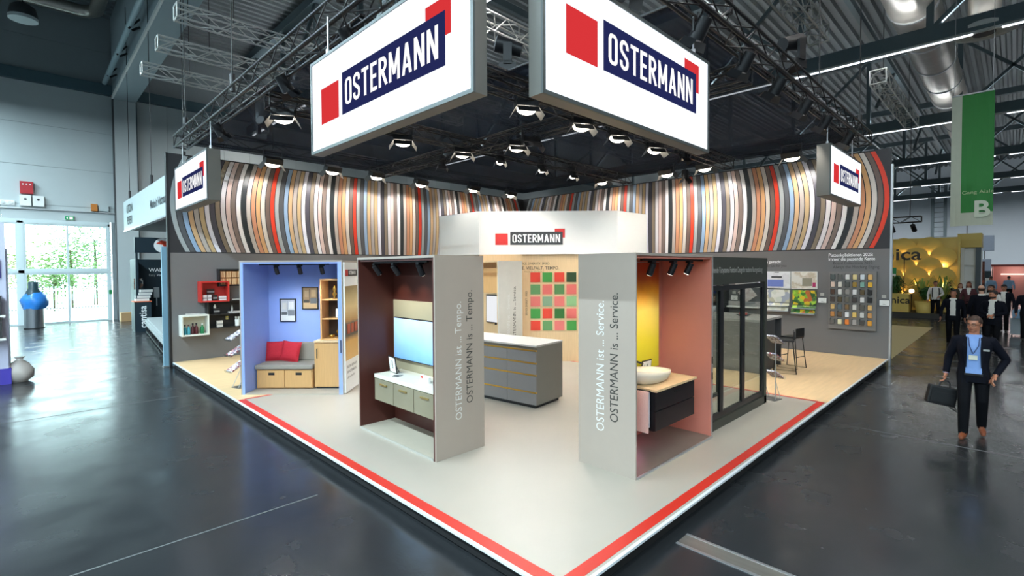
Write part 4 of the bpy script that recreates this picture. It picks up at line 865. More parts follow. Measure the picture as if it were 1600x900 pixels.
# ---- bar counter behind the glass booth, stools, plate
ct = thing('bar_counter', 'dark grey bar counter with open end behind the glass doors', 'counter', (8.74, 1.69, 0)); CH = 1.17
M_ct = mat('counter_grey', '77756f', .45, var=.03)
MB().box(0, .04, 0, 2.8, 0, CH-.05).build('front_panel', M_ct, ct); MB().box(.0, 1.5, 0, 2.8, CH-.05, CH).build('worktop', mat('counter_top', '9a9893', .35), ct); MB().box(.04, 1.0, .0, .04, 0, CH-.05).build('end_panel', M_dark, ct); MB().box(.6, .64, .04, 2.76, 0, CH-.05).build('back_panel', M_dark, ct); MB().box(1.40, 1.44, .0, 2.76, 0, CH-.05).build('leg_panel', M_dark, ct)
def stool(label, loc, rz):
    t = thing('bar_stool', label, 'stool', loc, rz, 'bar stools'); mw = M_black
    for s in (-1, 1):
        MB().tube([(s*.16, -.15, .70), (s*.2, -.22, .012), (s*.2, .22, .012), (s*.16, .15, .70)], .011, 6).build('leg_frame', mw, t)
    MB().cyl((-.19, -.19, .28), (.19, -.19, .28), .009, n=6).build('foot_rail', mw, t); MB().cyl((-.19, .19, .28), (.19, .19, .28), .009, n=6).build('foot_rail', mw, t)
    MB().box(-.19, .19, -.18, .18, .70, .74).build('seat', mw, t, bevel=.015); MB().box(-.18, .18, .165, .185, .74, .93).build('backrest', mw, t, bevel=.008)
stool('black wire bar stool at the open end of the counter, nearer the brochure stand', (9.30, 1.35, 0), PI+.3); stool('black wire bar stool at the open end of the counter, nearer the sample board', (9.98, 1.40, 0), PI-.2)
c_ = thing('fruit_plate', 'dark plate with small wrapped snacks on the bar counter', 'plate', (9.6, 2.35, CH)); MB().lathe([(.1, 0), (.17, .03), (.165, .032), (.1, .012)], n=20).build('plate', M_dark, c_)
for k in range(7):
    o = MB().ball((.07*math.cos(k*.9), .07*math.sin(k*.9), .05), .04, .03, .03, 8, 6).build('snack', mat('snack_%d' % (k % 3), ('d9d2c4', '8aa05a', 'c0504a')[k % 3], .5), c_)
# ================================================================ SHELVES AND BOARDS ON THE GREY WALLS
WY = LY
def wbox(name, label, x0, x1, z0, z1, d, m, inner=None, cat='shelf'):
    t = thing(name, label, cat, (x0, WY, z0)); W_, H_ = x1-x0, z1-z0; s = .035
    MB().box(0, s, -d, 0, 0, H_).build('side', m, t); MB().box(W_-s, W_, -d, 0, 0, H_).build('side', m, t); MB().box(s, W_-s, -d, 0, 0, s).build('bottom', m, t); MB().box(s, W_-s, -d, 0, H_-s, H_).build('top', m, t); MB().box(s, W_-s, -.02, 0, s, H_-s).build('back', inner or m, t); return t
M_mint = mat('cream_box', 'e4e4da', .45); M_bred = mat('red_box', 'c32d26', .45)
wbox('wall_box', 'white open box shelf on the grey wall with bottles inside', .15, .76, .66, 1.19, .32, M_mint, mat('cream_inside', 'd4cfb9', .5))
wbox('wall_box', 'red open box shelf on the grey wall with white packs inside', .58, 1.24, 1.50, 2.04, .32, M_bred)
wbox('wall_box', 'black open box on the grey wall holding wooden sample packs', 1.03, 1.85, 1.90, 2.36, .2, M_black)
bs = thing('black_shelf', 'black two-level wall shelf behind the red and white boxes', 'shelf', (.74, WY, .80))
MB().box(0, 1.3, -.02, 0, 0, .72).build('back', mat('shelf_black', '1b1a19', .5), bs)
for z in (0, .35, .70): MB().box(0, 1.3, -.28, -.02, z, z+.025).build('board', mat('shelf_black', '1b1a19', .5), bs)
for x in (0, 1.27): MB().box(x, x+.03, -.28, -.02, .025, .70).build('side', mat('shelf_black', '1b1a19', .5), bs)
def bottle(label, x, z, r, h, col, cap='2a2220', cat='bottle', y=.17):
    t = thing('bottle', label, cat, (x, WY-y, z), 0, 'bottles and cans on the wall shelves'); MB().lathe([(r, 0), (r, h*.62), (r*.45, h*.75), (r*.45, h*.85)], n=12).build('body', mat('liq_'+col, col, .3), t); MB().cyl((0, 0, h*.85), (0, 0, h), r*.5, n=10).build('cap', mat('cap_'+cap, cap, .5), t)
bottle('light blue bottle with black cap in the white box, nearer the wall end', .25, .695, .035, .25, '3f9fb4'); bottle('light blue bottle in the white box beside the first', .33, .695, .035, .25, '52aebe', '7a2a2a')
bottle('dark red bottle with tall black cap in the white box', .42, .695, .04, .28, '4a1618', '151515'); bottle('second dark red bottle with black cap in the white box', .50, .695, .04, .28, '5a1c1e', '101010'); bottle('green bottle with white cap in the white box', .63, .695, .042, .26, '1f7a46', 'e6e8e4')
def pack(label, x, z, w, h, col, dz=.1, y=.2, cat='pack', lid=None):
    t = thing('pack', label, cat, (x, WY-y, z), 0, 'packs on the wall shelves'); MB().box(-w/2, w/2, -dz/2, dz/2, 0, h).build('carton', mat('pack_'+col, col, .5, var=.12, scale=30), t); MB().box(-w/2, w/2, -dz/2-.002, -dz/2, h*.35, h*.6).build('print', mat('pack_print', lid or '9d9a98', .5), t)
pack('white pack in the red box, furthest from the black shelf', .69, 1.535, .09, .15, 'e9e6e3'); pack('second white pack in the red box', .80, 1.535, .08, .15, 'e3e0de'); pack('low white pack at the other end of the red box', 1.10, 1.535, .17, .11, 'e6e2e0'); pack('black cube pack in the red box between the white packs', .92, 1.535, .10, .14, '1c1716', .12)
pack('dark brown pack raised at the back of the red box', .86, 1.69, .17, .15, '3a1d16', .06, .06)
pack('black tin on the upper black shelf', .96, 1.175, .14, .15, '17171a', .12, .16); bottle('white pump bottle on the black tin', .93, 1.325, .03, .1, 'e3ddd2', 'e8e4da', y=.16); pack('long red and white tray on the upper black shelf', 1.40, 1.175, .3, .05, 'd9cfc8', .12, .16, lid='b5352e')
bottle('slim glass bottle on the upper black shelf', 1.34, 1.225, .025, .16, 'b9b7b0', 'a9a49c', y=.16); pack('white and brown carton on the lower black shelf', 1.03, .825, .13, .17, 'd8d2c8', .1, .18, lid='6a4a36'); pack('yellow small card on the lower black shelf', 1.24, 1.0, .06, .09, 'd8c86a', .02, .05)
t = thing('tool_cup', 'white cup full of tools on the lower black shelf', 'cup', (1.46, WY-.18, .825)); MB().lathe([(.055, 0), (.065, .17), (.06, .17), (.05, .02)], n=14).build('cup', M_paper, t)
for k in range(6): MB().cyl((.02*math.cos(k), .02*math.sin(k), .05), (.055*math.cos(k), .055*math.sin(k), .25), .01, n=6).build('tool', M_white, t)
pack('thin red and white roll lying on the white box', .43, 1.19, .3, .03, 'dcd6d0', .08, .16, lid='c23028'); pack('thin grey packs lying on the top black board', 1.42, 1.525, .2, .03, 'cfcac2', .1, .16); pack('pale grey cube on the top black board beside the booth', 1.66, 1.525, .1, .12, 'a4a09a', .1, .16)
for i in range(5):
    for j in range(2):
        t = thing('sample_pack', 'wooden edge sample pack in the black box, %s row, %s from its open end' % (('lower', 'upper')[j], ORD[i]), 'sample', (1.14+.135*i, WY-.11, 1.94+.19*j), 0, 'wooden sample packs')
        MB().box(-.058, .058, -.04, .04, 0, .17).build('sleeve', mat('sample_tan', 'c98f58', .5, var=.15), t)
        for k in range(3): MB().poly([(-.05+.035*k, -.045, .01), (-.03+.035*k, -.045, .01), (-.015+.035*k, -.045, .16), (-.035+.035*k, -.045, .16)], (0, .004, 0)).build('strip', mat('sample_pale', 'e0c296', .5), t)
# ---- right wall: sample board, picture boards, info cards, spools
def W2(y, z): return (LX, y, z)
sbd = thing('sample_board', 'grey board with rows of colour chip blocks on the grey wall', 'board', (LX, .25, .69)); BW_, BH_ = 1.04, 1.51
MB().box(-.12, 0, 0, BW_, 0, BH_).build('board', mat('board_grey', '77736f', .5), sbd)
CC = [['4d5552', '5f5d58', 'd9d5d0', 'd9c58a', 'd0d6da', 'd8a860'], ['d9beac', 'd8cfc2', '4c4d48', '9a7a2e', '7fa99a', 'dba82a'], ['53392b', 'dcd6cf', '8f8a84', 'dad8d6', '5a4a2e', '1b1a1a'], ['463a34', '57482f', '6a6458', '423a37', 'd5d1cd', '141414'],
      ['d8b06e', '55646c', '7a5f3c', 'd5cfc6', '57534b', 'd3ab68'], ['c08142', '5b4a38', 'dcdad9', 'dcb964', 'c5c2bb', 'bb8a50'], ['625e58', 'e6dcb4', 'd97a2e', 'a19b97', '4a4440', 'd9952e']]
for r in range(7):
    for c in range(6):
        y = .08+(5-c)*.163+.0; z = 1.31-r*.196
        o = MB().box(-.18, -.12, y, y+.085, z, z+.125).build('sample_block', mat('chip_'+CC[r][c], CC[r][c], .45, var=.08), sbd); MB().box(-.165, -.12, y+.085, y+.10, z-.005, z+.145).build('holder', M_dark, o)
RX, RU = (0, -1, 0), (0, 0, 1)
wr = bpy.data.objects['wall_right']
for k, (tx, m_, y, h) in enumerate((('Plattenkollektionen 2025:', M_inkw, 1.33, .085), ('Immer die passende Kante', M_inkw, 1.33, .085), ('Board Collections 2025:', mat('letter_dim', '3b3a38', .6), 1.22, .08), ('Always the Matching Edging', mat('letter_dim', '3b3a38', .6), 1.22, .08))):
    text(tx, h, m_, (LX-.002, y, 2.60-.105*k), RX, RU, wr, xs=.82, bold=.02 if m_ is M_inkw else 0)
text('f\u00fcr Sie gemacht', .085, M_inkw, (LX-.002, 3.1, 2.44), RX, RU, wr, xs=.82, bold=.02); text('made just for you', .08, mat('letter_dim', '3b3a38', .6), (LX-.002, 3.0, 2.33), RX, RU, wr, xs=.82, bold=0)
def board(label, y0, y1, z0, z1, cols, sc, kind, shelf=None):
    t = thing('picture_board', label, 'board', (LX, y0, z0)); MB().box(-.05, 0, 0, y1-y0, 0, z1-z0).build('panel', M_paper, t); MB().box(-.053, -.05, .01, y1-y0-.01, .01, z1-z0-.01).build('print', print_mat('bd_'+label[22:44], cols, sc, kind), t); return t
board('upper picture board with a washbasin and blue cabinet on white', 2.24, 3.20, 1.72, 2.20, ('dcd9d8', 'e4e2e1', 'd6d2d2', 'e0dddd'), 3, 'NOISE')
t = bpy.data.objects['picture_board']; MB().box(-.058, -.053, .18, .60, .05, .25).build('picture_cabinet', mat('cab_blue', '6f7fc0', .5), t); MB().box(-.058, -.053, .22, .50, .30, .35).build('picture_basin', M_dark, t); MB().box(-.058, -.053, .3, .42, .45, .47).build('picture_lamp', M_dark, t)
board('upper picture board with a green children room and white shelf', 1.58, 2.22, 1.72, 2.20, ('8fb53c', 'd9d4c2', 'e3dcd0', 'bfae94', 'd8d2c8'), 2.5, 'NOISE')
t = bpy.data.objects['picture_board.001']; MB().box(-.058, -.053, .12, .36, .08, .30).build('picture_shelf', mat('pic_shelf', '8d8672', .5), t); MB().box(-.058, -.053, .03, .11, .06, .18).build('picture_chair', mat('pic_magenta', 'b03060', .5), t)
def angled(label, y0, y1, z0, z1, cols, sc, kind='VORONOI'):
    t = thing('printed_panel', label, 'panel', (LX, y0, z0)); w = y1-y0; h = z1-z0; m_ = print_mat('pp_'+label[-22:], cols, sc, kind)
    MB().box(-.06, 0, 0, w, .22, h).build('board', m_, t); MB().obox((-.13, w/2, .12), (.08, 0, .0), (0, w/2, 0), (0, 0, .012)).build('ledge', M_alu, t)
    MB().add([(-.20, 0, .0), (-.20, w, .0), (-.07, w, .2), (-.07, 0, .2)], [(0, 1, 2, 3)]).build('sample_front', m_, t); MB().box(-.21, 0, 0, w, -.04, 0).build('front_edge', M_alu, t)
angled('printed sample panel with pale ornamental tile pattern', 2.26, 2.98, 1.10, 1.68, ('d9d6c6', 'cfd0c0', 'b9b59a', 'dddbd0', '9fa3ae'), 9); angled('printed sample panel with green jungle pattern', 1.60, 2.18, 1.06, 1.68, ('3f7a2a', '7fae2e', 'd9b81f', '2a5520', 'b5602a', '9fc43c', '44663a'), 11)
c_ = thing('tilted_tile', 'pale patterned square tile standing tilted on a ledge behind the glass', 'tile', (LX-.12, 3.38, 1.28)); MB().poly([(0, -.27, .22), (0, .03, 0), (0, .28, .30), (0, -.02, .52)], (.02, 0, 0)).build('tile', print_mat('pp_tile', ('d8c9c4', 'cbb9b4', 'e0d6d2'), 22), c_); MB().box(-.02, .08, -.2, .2, -.02, 0).build('foot', M_alu, c_)
c_ = thing('wall_ledge', 'pale display ledge on the grey wall behind the glass doors', 'ledge', (LX, 3.05, 1.12)); MB().box(-.2, 0, 0, .95, 0, .04).build('board', M_paper, c_); MB().box(-.05, 0, 0, .95, .04, .18).build('upstand', mat('pale_grey', 'b9b2ae', .5), c_)
c_ = thing('pale_board', 'pale lilac board high on the wall behind the glass doors', 'board', (LX, 3.06, 1.78)); MB().box(-.05, 0, 0, .70, 0, .3).build('panel', mat('lilac', 'c2b7ba', .5), c_); MB().box(-.053, -.05, .02, .68, .02, .1).build('band', M_alu, c_)
def infocard(label, y, z):
    t = thing('info_card', label, 'card', (LX, y, z), 0, 'info cards on the grey wall'); MB().box(-.02, 0, -.11, .11, 0, .16).build('frame', M_black, t); MB().box(-.023, -.02, -.10, .10, .01, .15).build('card', M_paper, t); MB().box(-.025, -.023, -.06, .04, .04, .12).build('print', print_mat('card_print', ('8a8f84', 'e7e5df', '4f5650'), 18), t)
    MB().box(-.03, 0, -.04, .05, .20, .28).build('tag', mat('tag_grey', 'b4b0a8', .5), t)
infocard('info card on the wall between the jungle panel and the sample board', 1.46, 1.34); infocard('info card on the wall beyond the sample board at the aisle end', .10, 1.33); infocard('info card on the wall seen through the glass doors', 3.80, 1.32)
sp = thing('spool_rack', 'dark rack holding rows of edging rolls behind the glass', 'rack', (LX-.40, 3.96, .75))
MB().box(.0, .38, 0, .05, -.75, 1.15).build('post', M_black, sp); MB().box(.0, .38, 1.6, 1.65, -.75, 1.15).build('post', M_black, sp)
for z in (.15, .48, .76): MB().box(.05, .35, .05, 1.6, z-.02, z).build('rail', M_black, sp)
MB().box(.0, .38, .05, 1.6, -.75, .12).build('cupboard', mat('counter_top', '9a9893', .35), sp)
SC_ = [['c0392f', 'c9603f', '3b4a86', '8a2f3a', 'd0755c'], ['cfae90', '5b4a40', '7a6a5c', '4c443c', 'a98a70'], ['c9cdd6', '8f9cb4', 'dcdcdf', 'b7bcc8', 'e0d8d2']]
for r in range(3):
    for k in range(12):
        cc = SC_[2-r][k % 5]; z = (.15, .48, .76)[r]
        t = thing('edging_roll', 'roll of edging on the dark rack, %s row, %s from the aisle side' % (('lowest', 'middle', 'top')[r], ORD[k]), 'roll', (LX-.20, 4.05+.125*k, .75+z+.125), 0, 'edging rolls on the rack')
        MB().cyl((0, -.045, 0), (0, .045, 0), .125, n=16).build('coil', mat('roll_'+cc, cc, .45, var=.1), t); MB().cyl((0, -.047, 0), (0, .047, 0), .05, n=10).build('core', M_paper, t)
# ---- brochure stands
def brochure_stand(label, loc, rz, group='brochure stands', blue=False):
    t = thing('brochure_stand', label, 'brochure stand', loc, rz, group); mw = M_alu; H = 1.05
    MB().box(-.13, .13, -.13, .13, 0, .012).build('base_plate', mat('base_steel', '8c8c88', .35, metal=.8), t)
    for s in (-1, 1): MB().cyl((s*.10, .05, .012), (s*.10, .05, H), .008, n=6).build('post', mw, t)
    MB().tube([(.1, .05, .35), (.1, -.12, .02)], .006, 6).build('brace', mw, t); MB().tube([(-.1, .05, .35), (-.1, -.12, .02)], .006, 6).build('brace', mw, t)
    for k in range(3):
        z = .36+.31*k
        tr = MB().add([(-.12, .05, z+.14), (.12, .05, z+.14), (.12, -.26, z-.03), (-.12, -.26, z-.03)], [(0, 1, 2, 3)]).add([(-.12, -.26, z-.03), (.12, -.26, z-.03), (.12, -.275, z+.02), (-.12, -.275, z+.02)], [(0, 1, 2, 3)]).build('tray', glass('acrylic', 'e9eef0', .25), t)
        MB().obox((0, -.10, z+.075), (.10, 0, 0), (0, .14, .075), (0, -.006, .012)).build('brochure', print_mat('brochure_%d' % (k % 3), (('e6e3e4', 'b0a0a8', '8a2f3a'), ('d8d4d4', '9a4a50', '6a6a80'), ('b9b4bc', '5a4a60', 'dad6da'))[k % 3], 34), t)
    return t
brochure_stand('slim brochure stand on the grey floor beside the glass door booth', (6.72, .80, 0), PI*.45)
brochure_stand('slim brochure stand on the oak floor beside the blue booth', (.40, 8.62, 0), -PI*.42)
# ================================================================ NEIGHBOURING STANDS
FZ = FLOOR_Z
nb = thing('neighbour_sign', 'white hanging sign of the neighbouring stand beside the door side wall', 'sign', (.7, 13.3, 4.12))
MB().box(0, .12, 0, 12.9, 0, 1.28).build('panel', mat('sign_white', 'bccaca', .5), nb); MB().box(.12, 6, 0, 12.9, 0.02, 1.2).build('canopy', mat('deep_navy', '10202a', .5), nb); MB().box(-.01, .13, -.02, 12.92, -.06, 0).build('lower_edge', M_alu, nb)
NI = mat('letter_blue_grey', '20292d', .5)
text('UTON', .34, NI, (0, 11.9, .70), (0, -1, 0), (0, 0, 1), nb, xs=1.15, bold=.03, lift=.02); text('VENEER', .34, NI, (0, 11.9, .20), (0, -1, 0), (0, 0, 1), nb, xs=.85, bold=.03, lift=.02); text('Made in Vietnam', .30, NI, (0, 6.4, .42), (0, -1, 0), (0, 0, 1), nb, xs=1.0, bold=.03, lift=.02)
for y in (1.5, 6.5, 11.5):
    MB().cyl((.06, y, 1.28), (.06, y, 9.5), .012, n=5).cyl((.06, y, 1.3), (.06, y, 1.65), .05, n=6).build('hanger', M_black, nb)
M_navy = mat('navy_panel', '182a34', .45)
cs = thing('exhibitor_booth', 'dark exhibitor booth wall with wall fittings beside the doors', 'booth', (.62, 24, FZ))
MB().box(0, 3.2, 0, .12, 0, 2.95).build('back_wall', M_navy, cs); MB().box(0, .12, -1.2, 0, 0, 2.95).build('side_wall', M_navy, cs); MB().box(-.02, 3.2, -1.3, -1.2, 3.2, 3.82).build('header_board', M_navy, cs)
MB().box(.0, .08, -1.28, -1.2, 0, 3.2).build('post', M_navy, cs)
MB().cyl((.92, -1.36, 3.51), (.92, -1.30, 3.51), .30, n=24).build('logo_disc', M_inkw, cs); MB().poly([(.68, -1.365, 3.58), (.86, -1.365, 3.72), (1.14, -1.365, 3.66), (1.12, -1.365, 3.42), (1.24, -1.365, 3.28), (.98, -1.365, 3.32), (.92, -1.365, 3.54)], (0, -.01, 0)).build('logo_mark', mat('logo_orange', 'd8452a', .5), cs)
text('cantisa', .34, M_inkw, (1.38, -1.30, 3.40), (1, 0, 0), (0, 0, 1), cs, xs=.9, bold=.02, lift=.01)
text('WALL COVERING', .17, M_inkw, (.62, 0, 2.42), (1, 0, 0), (0, 0, 1), cs, xs=.95, lift=.01); text('Easy install system', .10, M_inkw, (.62, 0, 2.24), (1, 0, 0), (0, 0, 1), cs, lift=.01)
MB().box(.78, .98, -.03, 0, 1.3, 1.75).box(.86, .90, -.03, 0, .95, 1.3).build('wall_fitting', M_alu, cs); MB().box(1.25, 1.34, -.03, 0, 1.3, 1.6).build('wall_fitting', M_alu, cs)
for k in range(3): MB().box(.40+.09*k, .43+.09*k, -.03, 0, 1.2+.05*k, 1.6+.05*k).build('wall_slat', M_dark, cs)
cc = thing('promotion_counter', 'dark promotion counter with upright white lettering and an orange edge', 'counter', (.54, 22.6, FZ))
MB().box(0, .55, 0, .6, 0, 1.2).build('body', M_navy, cc); MB().box(-.02, .57, -.02, .62, 1.2, 1.24).build('top', mat('orange_edge', 'd0643a', .5), cc); text('cantisa', .25, M_inkw, (.38, 0, .16), (0, 0, 1), (-1, 0, 0), cc, xs=.95, bold=.02, lift=.01)
for k in range(4):
    t = thing('leaflet_stack', 'stack of pale leaflets on the dark promotion counter, %s from the bottom' % ORD[k], 'leaflets', (.82+.03*k, 22.9, FZ+1.24+.12*k), .1*k, 'leaflet stacks'); MB().box(-.22, .22, -.2, .2, 0, .10).build('sheets', M_paper, t); MB().box(-.225, .225, -.205, .205, .10, .115).build('cover', mat('leaf_cover', '5a6a70', .5), t)
t = thing('brochure_holder', 'upright brochure with a dark picture above the leaflet stacks', 'brochure', (.74, 23.0, FZ+1.73)); MB().box(-.15, .15, 0, .03, 0, .42).build('brochure', print_mat('bro_dark', ('3a4248', '7d5a48', 'b9b9b4'), 8), t); MB().box(-.16, .16, -.05, .05, -.02, 0).build('foot', M_dark, t)
wt = thing('white_counter', 'white box counter with a dark top behind the stacked sheets', 'counter', (1.55, 21.5, FZ)); MB().box(0, 1.4, 0, .9, 0, .95).build('body', M_white, wt); MB().box(-.03, 1.43, -.03, .93, .95, 1.05).build('top', M_navy, wt); MB().box(.55, .85, -.04, -.03, .75, .95).build('label', M_paper, wt)
bn = thing('steel_bench', 'black steel frame rack beside the stand carrying stacked sheets', 'rack', (.12, 14.05, FZ), -.085); BLn = 7.8
for y in (0, 2.6, 5.2, 7.8):
    for x in (0, .95): MB().box(x, x+.06, y-.03, y+.03, 0, .36).build('leg', M_black, bn)
    MB().box(.06, .95, y-.03, y+.03, .06, .11).build('crossbar', M_black, bn)
MB().box(0, .06, .03, BLn-.03, .30, .36).build('rail', M_black, bn); MB().box(.95, 1.01, .03, BLn-.03, .30, .36).build('rail', M_black, bn); MB().box(0, .06, .03, BLn-.03, .06, .11).build('rail', M_black, bn)
for k in range(5):
    t = thing('veneer_sheet', 'pale grey sheet of the stack on the black steel rack, %s from the bottom' % ORD[k], 'sheet', (.13+.03*math.sin(k*2.1), 14.3+.12*math.cos(k*1.7), FZ+.361+.055*k), -.085+.006*math.sin(k*3), 'stacked sheets on the rack')
    MB().box(0, 1.0, 0, 7.3, 0, .05).build('sheet', mat('sheet_grey', 'a9b0b0', .6, var=.1), t); MB().box(-.003, 1.003, .3, .5, -.002, .052).build('strap', mat('sheet_strap', '7c8484', .5), t)
t = thing('wrapping_paper', 'brown wrapping paper hanging from the near end of the sheet stack', 'paper', (.62, 13.98, FZ+.12)); MB().add([(-.15, .15, .55), (.18, .15, .55), (.2, .05, .5), (.16, -.02, .12), (-.1, -.02, .05), (-.16, .05, .48)], [(0, 1, 2, 5), (5, 2, 3, 4)]).build('paper', mat('kraft', 'b88a5a', .8), t); MB().box(-.14, .16, .12, .16, .54, .56).build('fold', mat('kraft', 'b88a5a', .8), t)
ep = thing('neighbour_post', 'pale blue post at the end of the stand wall', 'post', (-.12, 13.1, FZ)); MB().box(0, .22, 0, .10, 0, 3.1).build('post', mat('pale_blue_post', '7fa3b5', .45), ep); MB().box(-.02, .24, -.02, .12, 0, .04).build('foot', M_alu, ep)
# bin
bi = thing('litter_bin', 'stainless steel litter bin with blue bag in front of the doors', 'bin', (-2.30, 27.6, FZ))
MB().cyl((0, 0, 0), (0, 0, .92), .33, n=22).build('body', M_steel, bi); MB().cyl((0, 0, 0), (0, 0, .04), .345, n=22).build('foot_ring', M_black, bi)
rnd = random.Random(5); rings = []
for r, z in ((.35, .86), (.40, 1.0), (.44, 1.2), (.38, 1.42), (.25, 1.55)): rings.append([(r*(1+.14*rnd.uniform(-1, 1))*math.cos(2*PI*k/18)+.05, r*(1+.14*rnd.uniform(-1, 1))*math.sin(2*PI*k/18), z+.05*rnd.uniform(-1, 1)) for k in range(18)])
MB().loft(rings).build('blue_bag', mat('blue_bag', '2f7fd0', .3, var=.2), bi); MB().lathe([(.3, 1.4), (.24, 1.6), (.17, 1.72), (.17, 2.0), (.14, 2.02)], n=18).build('hood', mat('bin_hood', '1d3a42', .4), bi)
# shelf stand at the picture edge
se = thing('display_stand', 'white shelving stand with a violet sign and dark shelves at the picture edge', 'display stand', (-4.3, 13.4, FZ))
MB().box(0, 1.38, 0, .06, 0, 3.56).build('side_panel', mat('lilac_white', 'c9cbe0', .5), se); MB().box(1.34, 1.40, .06, 1.6, 0, 3.0).build('end_panel', mat('lilac_white', 'c9cbe0', .5), se); MB().box(.0, 1.42, -.02, .08, .0, .35).build('plinth', mat('violet_plinth', '4a3fae', .5), se)
MB().box(.9, 1.30, -.03, 0, 2.35, 2.75).build('sign', mat('violet_sign', '3b2f9a', .5), se); text('e', .2, M_inkw, (1.12, -.03, 2.46), (1, 0, 0), (0, 0, 1), se, bold=.02, lift=.01)
for z in (1.0, 1.5): MB().box(.3, 1.36, -.3, 0, z, z+.05).build('shelf_board', M_white, se)
for i, z in enumerate((1.06, 1.56)):
    t = thing('storage_box', ('dark box on the lower shelf of the white stand', 'dark box on the upper shelf of the white stand')[i], 'box', (-3.55, 13.1, FZ+z)); MB().box(0, .55, 0, .25, 0, .38).build('box', M_dark, t); MB().box(-.01, .56, -.01, .26, .38, .4).build('lid', M_dark, t)
t = thing('plastic_bag', 'pale plastic bag on the floor beside the white stand', 'bag', (-2.75, 13.6, FZ)); rings = []
for r, z in ((.14, 0), (.24, .1), (.25, .25), (.17, .4), (.05, .5), (.09, .56)): rings.append([(r*(1+.12*rnd.uniform(-1, 1))*math.cos(2*PI*k/14), r*(1+.12*rnd.uniform(-1, 1))*math.sin(2*PI*k/14), z) for k in range(14)])
MB().loft(rings).build('bag', mat('pale_bag', 'b9b0a8', .4, var=.15), t); MB().cyl((0, 0, .48), (0, 0, .51), .06, n=10).build('knot', M_paper, t)
# ---- yellow stand
M_yel = mat('mustard_panel', 'cbb05a', .5, var=.05); M_yel2 = mat('mustard_scale', 'd2b866', .55, var=.05)
tag(MB().box(13.45, 23.4, .10, 5, FZ, FZ+.006).build('trim_3', mat('sand_carpet', 'b9a878', .8, var=.06)), kind='structure')
ys = thing('yellow_stand', 'mustard yellow exhibition wall clad in rounded lit scales', 'booth', (30, 0, FZ))
MB().box(-2.2, 1.5, -.3, 7, 0, .22).build('platform', mat('dark_plinth', '2c2a24', .5), ys); MB().box(.12, .3, -.2, 7, .22, 3.9).build('wall', M_yel, ys); MB().box(-.02, .3, -.3, -.2, .22, 3.95).build('end_panel', M_yel, ys)
def scale_mb(w, h):
    pts = []
    for k in range(13):
        a = PI*k/12; pts.append((math.cos(a)*w/2, h*.52+math.sin(a)*h*.48))
    pts += [(-w*.36, h*.26), (-w*.12, h*.05), (0, 0), (w*.12, h*.05), (w*.36, h*.26)]
    mb = MB(); n = len(pts)
    f = [(-.38*(z/h), x, z) for x, z in pts]; b = [(.02-.38*(z/h), x, z) for x, z in pts]
    return mb.add(f+b, [tuple(range(n)), tuple(range(n, 2*n))[::-1]]+[(i, (i+1) % n, n+(i+1) % n, n+i) for i in range(n)])
sm = scale_mb(1.05, 1.15).mesh('scale', M_yel2)
for r in range(6):
    for k in range(7):
        o = bpy.data.objects.new('scale', sm); C.objects.link(o); o.parent = ys; o.location = (.10-.02*(5-r)*0, .33+1.03*k+(.51 if r % 2 else 0), .30+.50*r); o.rotation_euler = (0, -.06, 0)
        if r and k < 4 and r % 1 == 0: lamp('POINT', ys, (-.07, o.location.y, o.location.z+.16), 6, (1, .72, .3), size=0)
tn = text('nica', .62, mat('dark_letter', '2a2213', .5), (-.9, 2.62, 2.80), (0, -1, 0), (0, 0, 1), ys, xs=1.15, bold=.02, lift=.0)
for y in (2.3, 1.75): MB().cyl((-.9, y, .22), (-.9, y, 2.95), .02, n=6).build('post', M_black, ys)
yc = thing('yellow_counter', 'mustard yellow welcome counter before the scaled wall', 'counter', (28.3, 1.45, FZ+.22)); MB().box(0, .6, 0, 2.6, 0, .86).build('body', M_yel, yc); MB().box(-.03, .63, -.03, 2.63, .86, .9).build('top', M_yel2, yc); text('nica', .36, mat('dark_letter', '2a2213', .5), (0, .72, .42), (0, -1, 0), (0, 0, 1), yc, xs=1.0, bold=.02, lift=.012)
def leafy(label, loc, n, h, spread, wdt, mt, pot=(.3, .5), potm=None):
    t = thing('potted_plant', label, 'plant', loc); rnd = random.Random(int(loc[1]*77)+n)
    MB().lathe([(pot[0]*.8, 0), (pot[0], pot[1]), (pot[0]*.9, pot[1]), (pot[0]*.9, pot[1]-.05), (.02, pot[1]-.06)], n=14).build('pot', potm or M_yel, t)
    mb = MB()
    for _ in range(n):
        a = rnd.uniform(0, 2*PI); r = rnd.uniform(.3, 1)*spread; hh = rnd.uniform(.4, 1)*h; p = Vector((0, 0, pot[1])); m_ = Vector((math.cos(a)*r*.5, math.sin(a)*r*.5, pot[1]+hh)); q = Vector((math.cos(a)*r, math.sin(a)*r, pot[1]+hh*rnd.uniform(.55, 1.0))); s = Vector((-math.sin(a), math.cos(a), 0))*wdt
        mb.add([p, m_-s, q, m_+s], [(0, 1, 2, 3)])
    mb.build('leaves', mt, t)['kind'] = 'stuff'
M_pg = mat('plant_dark', '2f5a2c', .45, var=.4, scale=4); M_pl = mat('plant_palm', '7f9a4a', .5, var=.3, scale=4)
leafy('bushy dark green plant behind the yellow counter', (29.1, 2.2, FZ+.22), 90, 1.3, .8, .09, M_pg); leafy('palm with fine leaves before the yellow scales', (29.4, 1.05, FZ+.22), 40, 1.2, .9, .03, M_pl); leafy('second palm behind the people by the yellow wall', (29.4, .25, FZ+.22), 40, 1.35, .8, .03, M_pl); leafy('low green plant in a yellow planter beside the counter', (28.5, .85, FZ+.22), 80, .7, .5, .07, M_pg, (.42, .55))
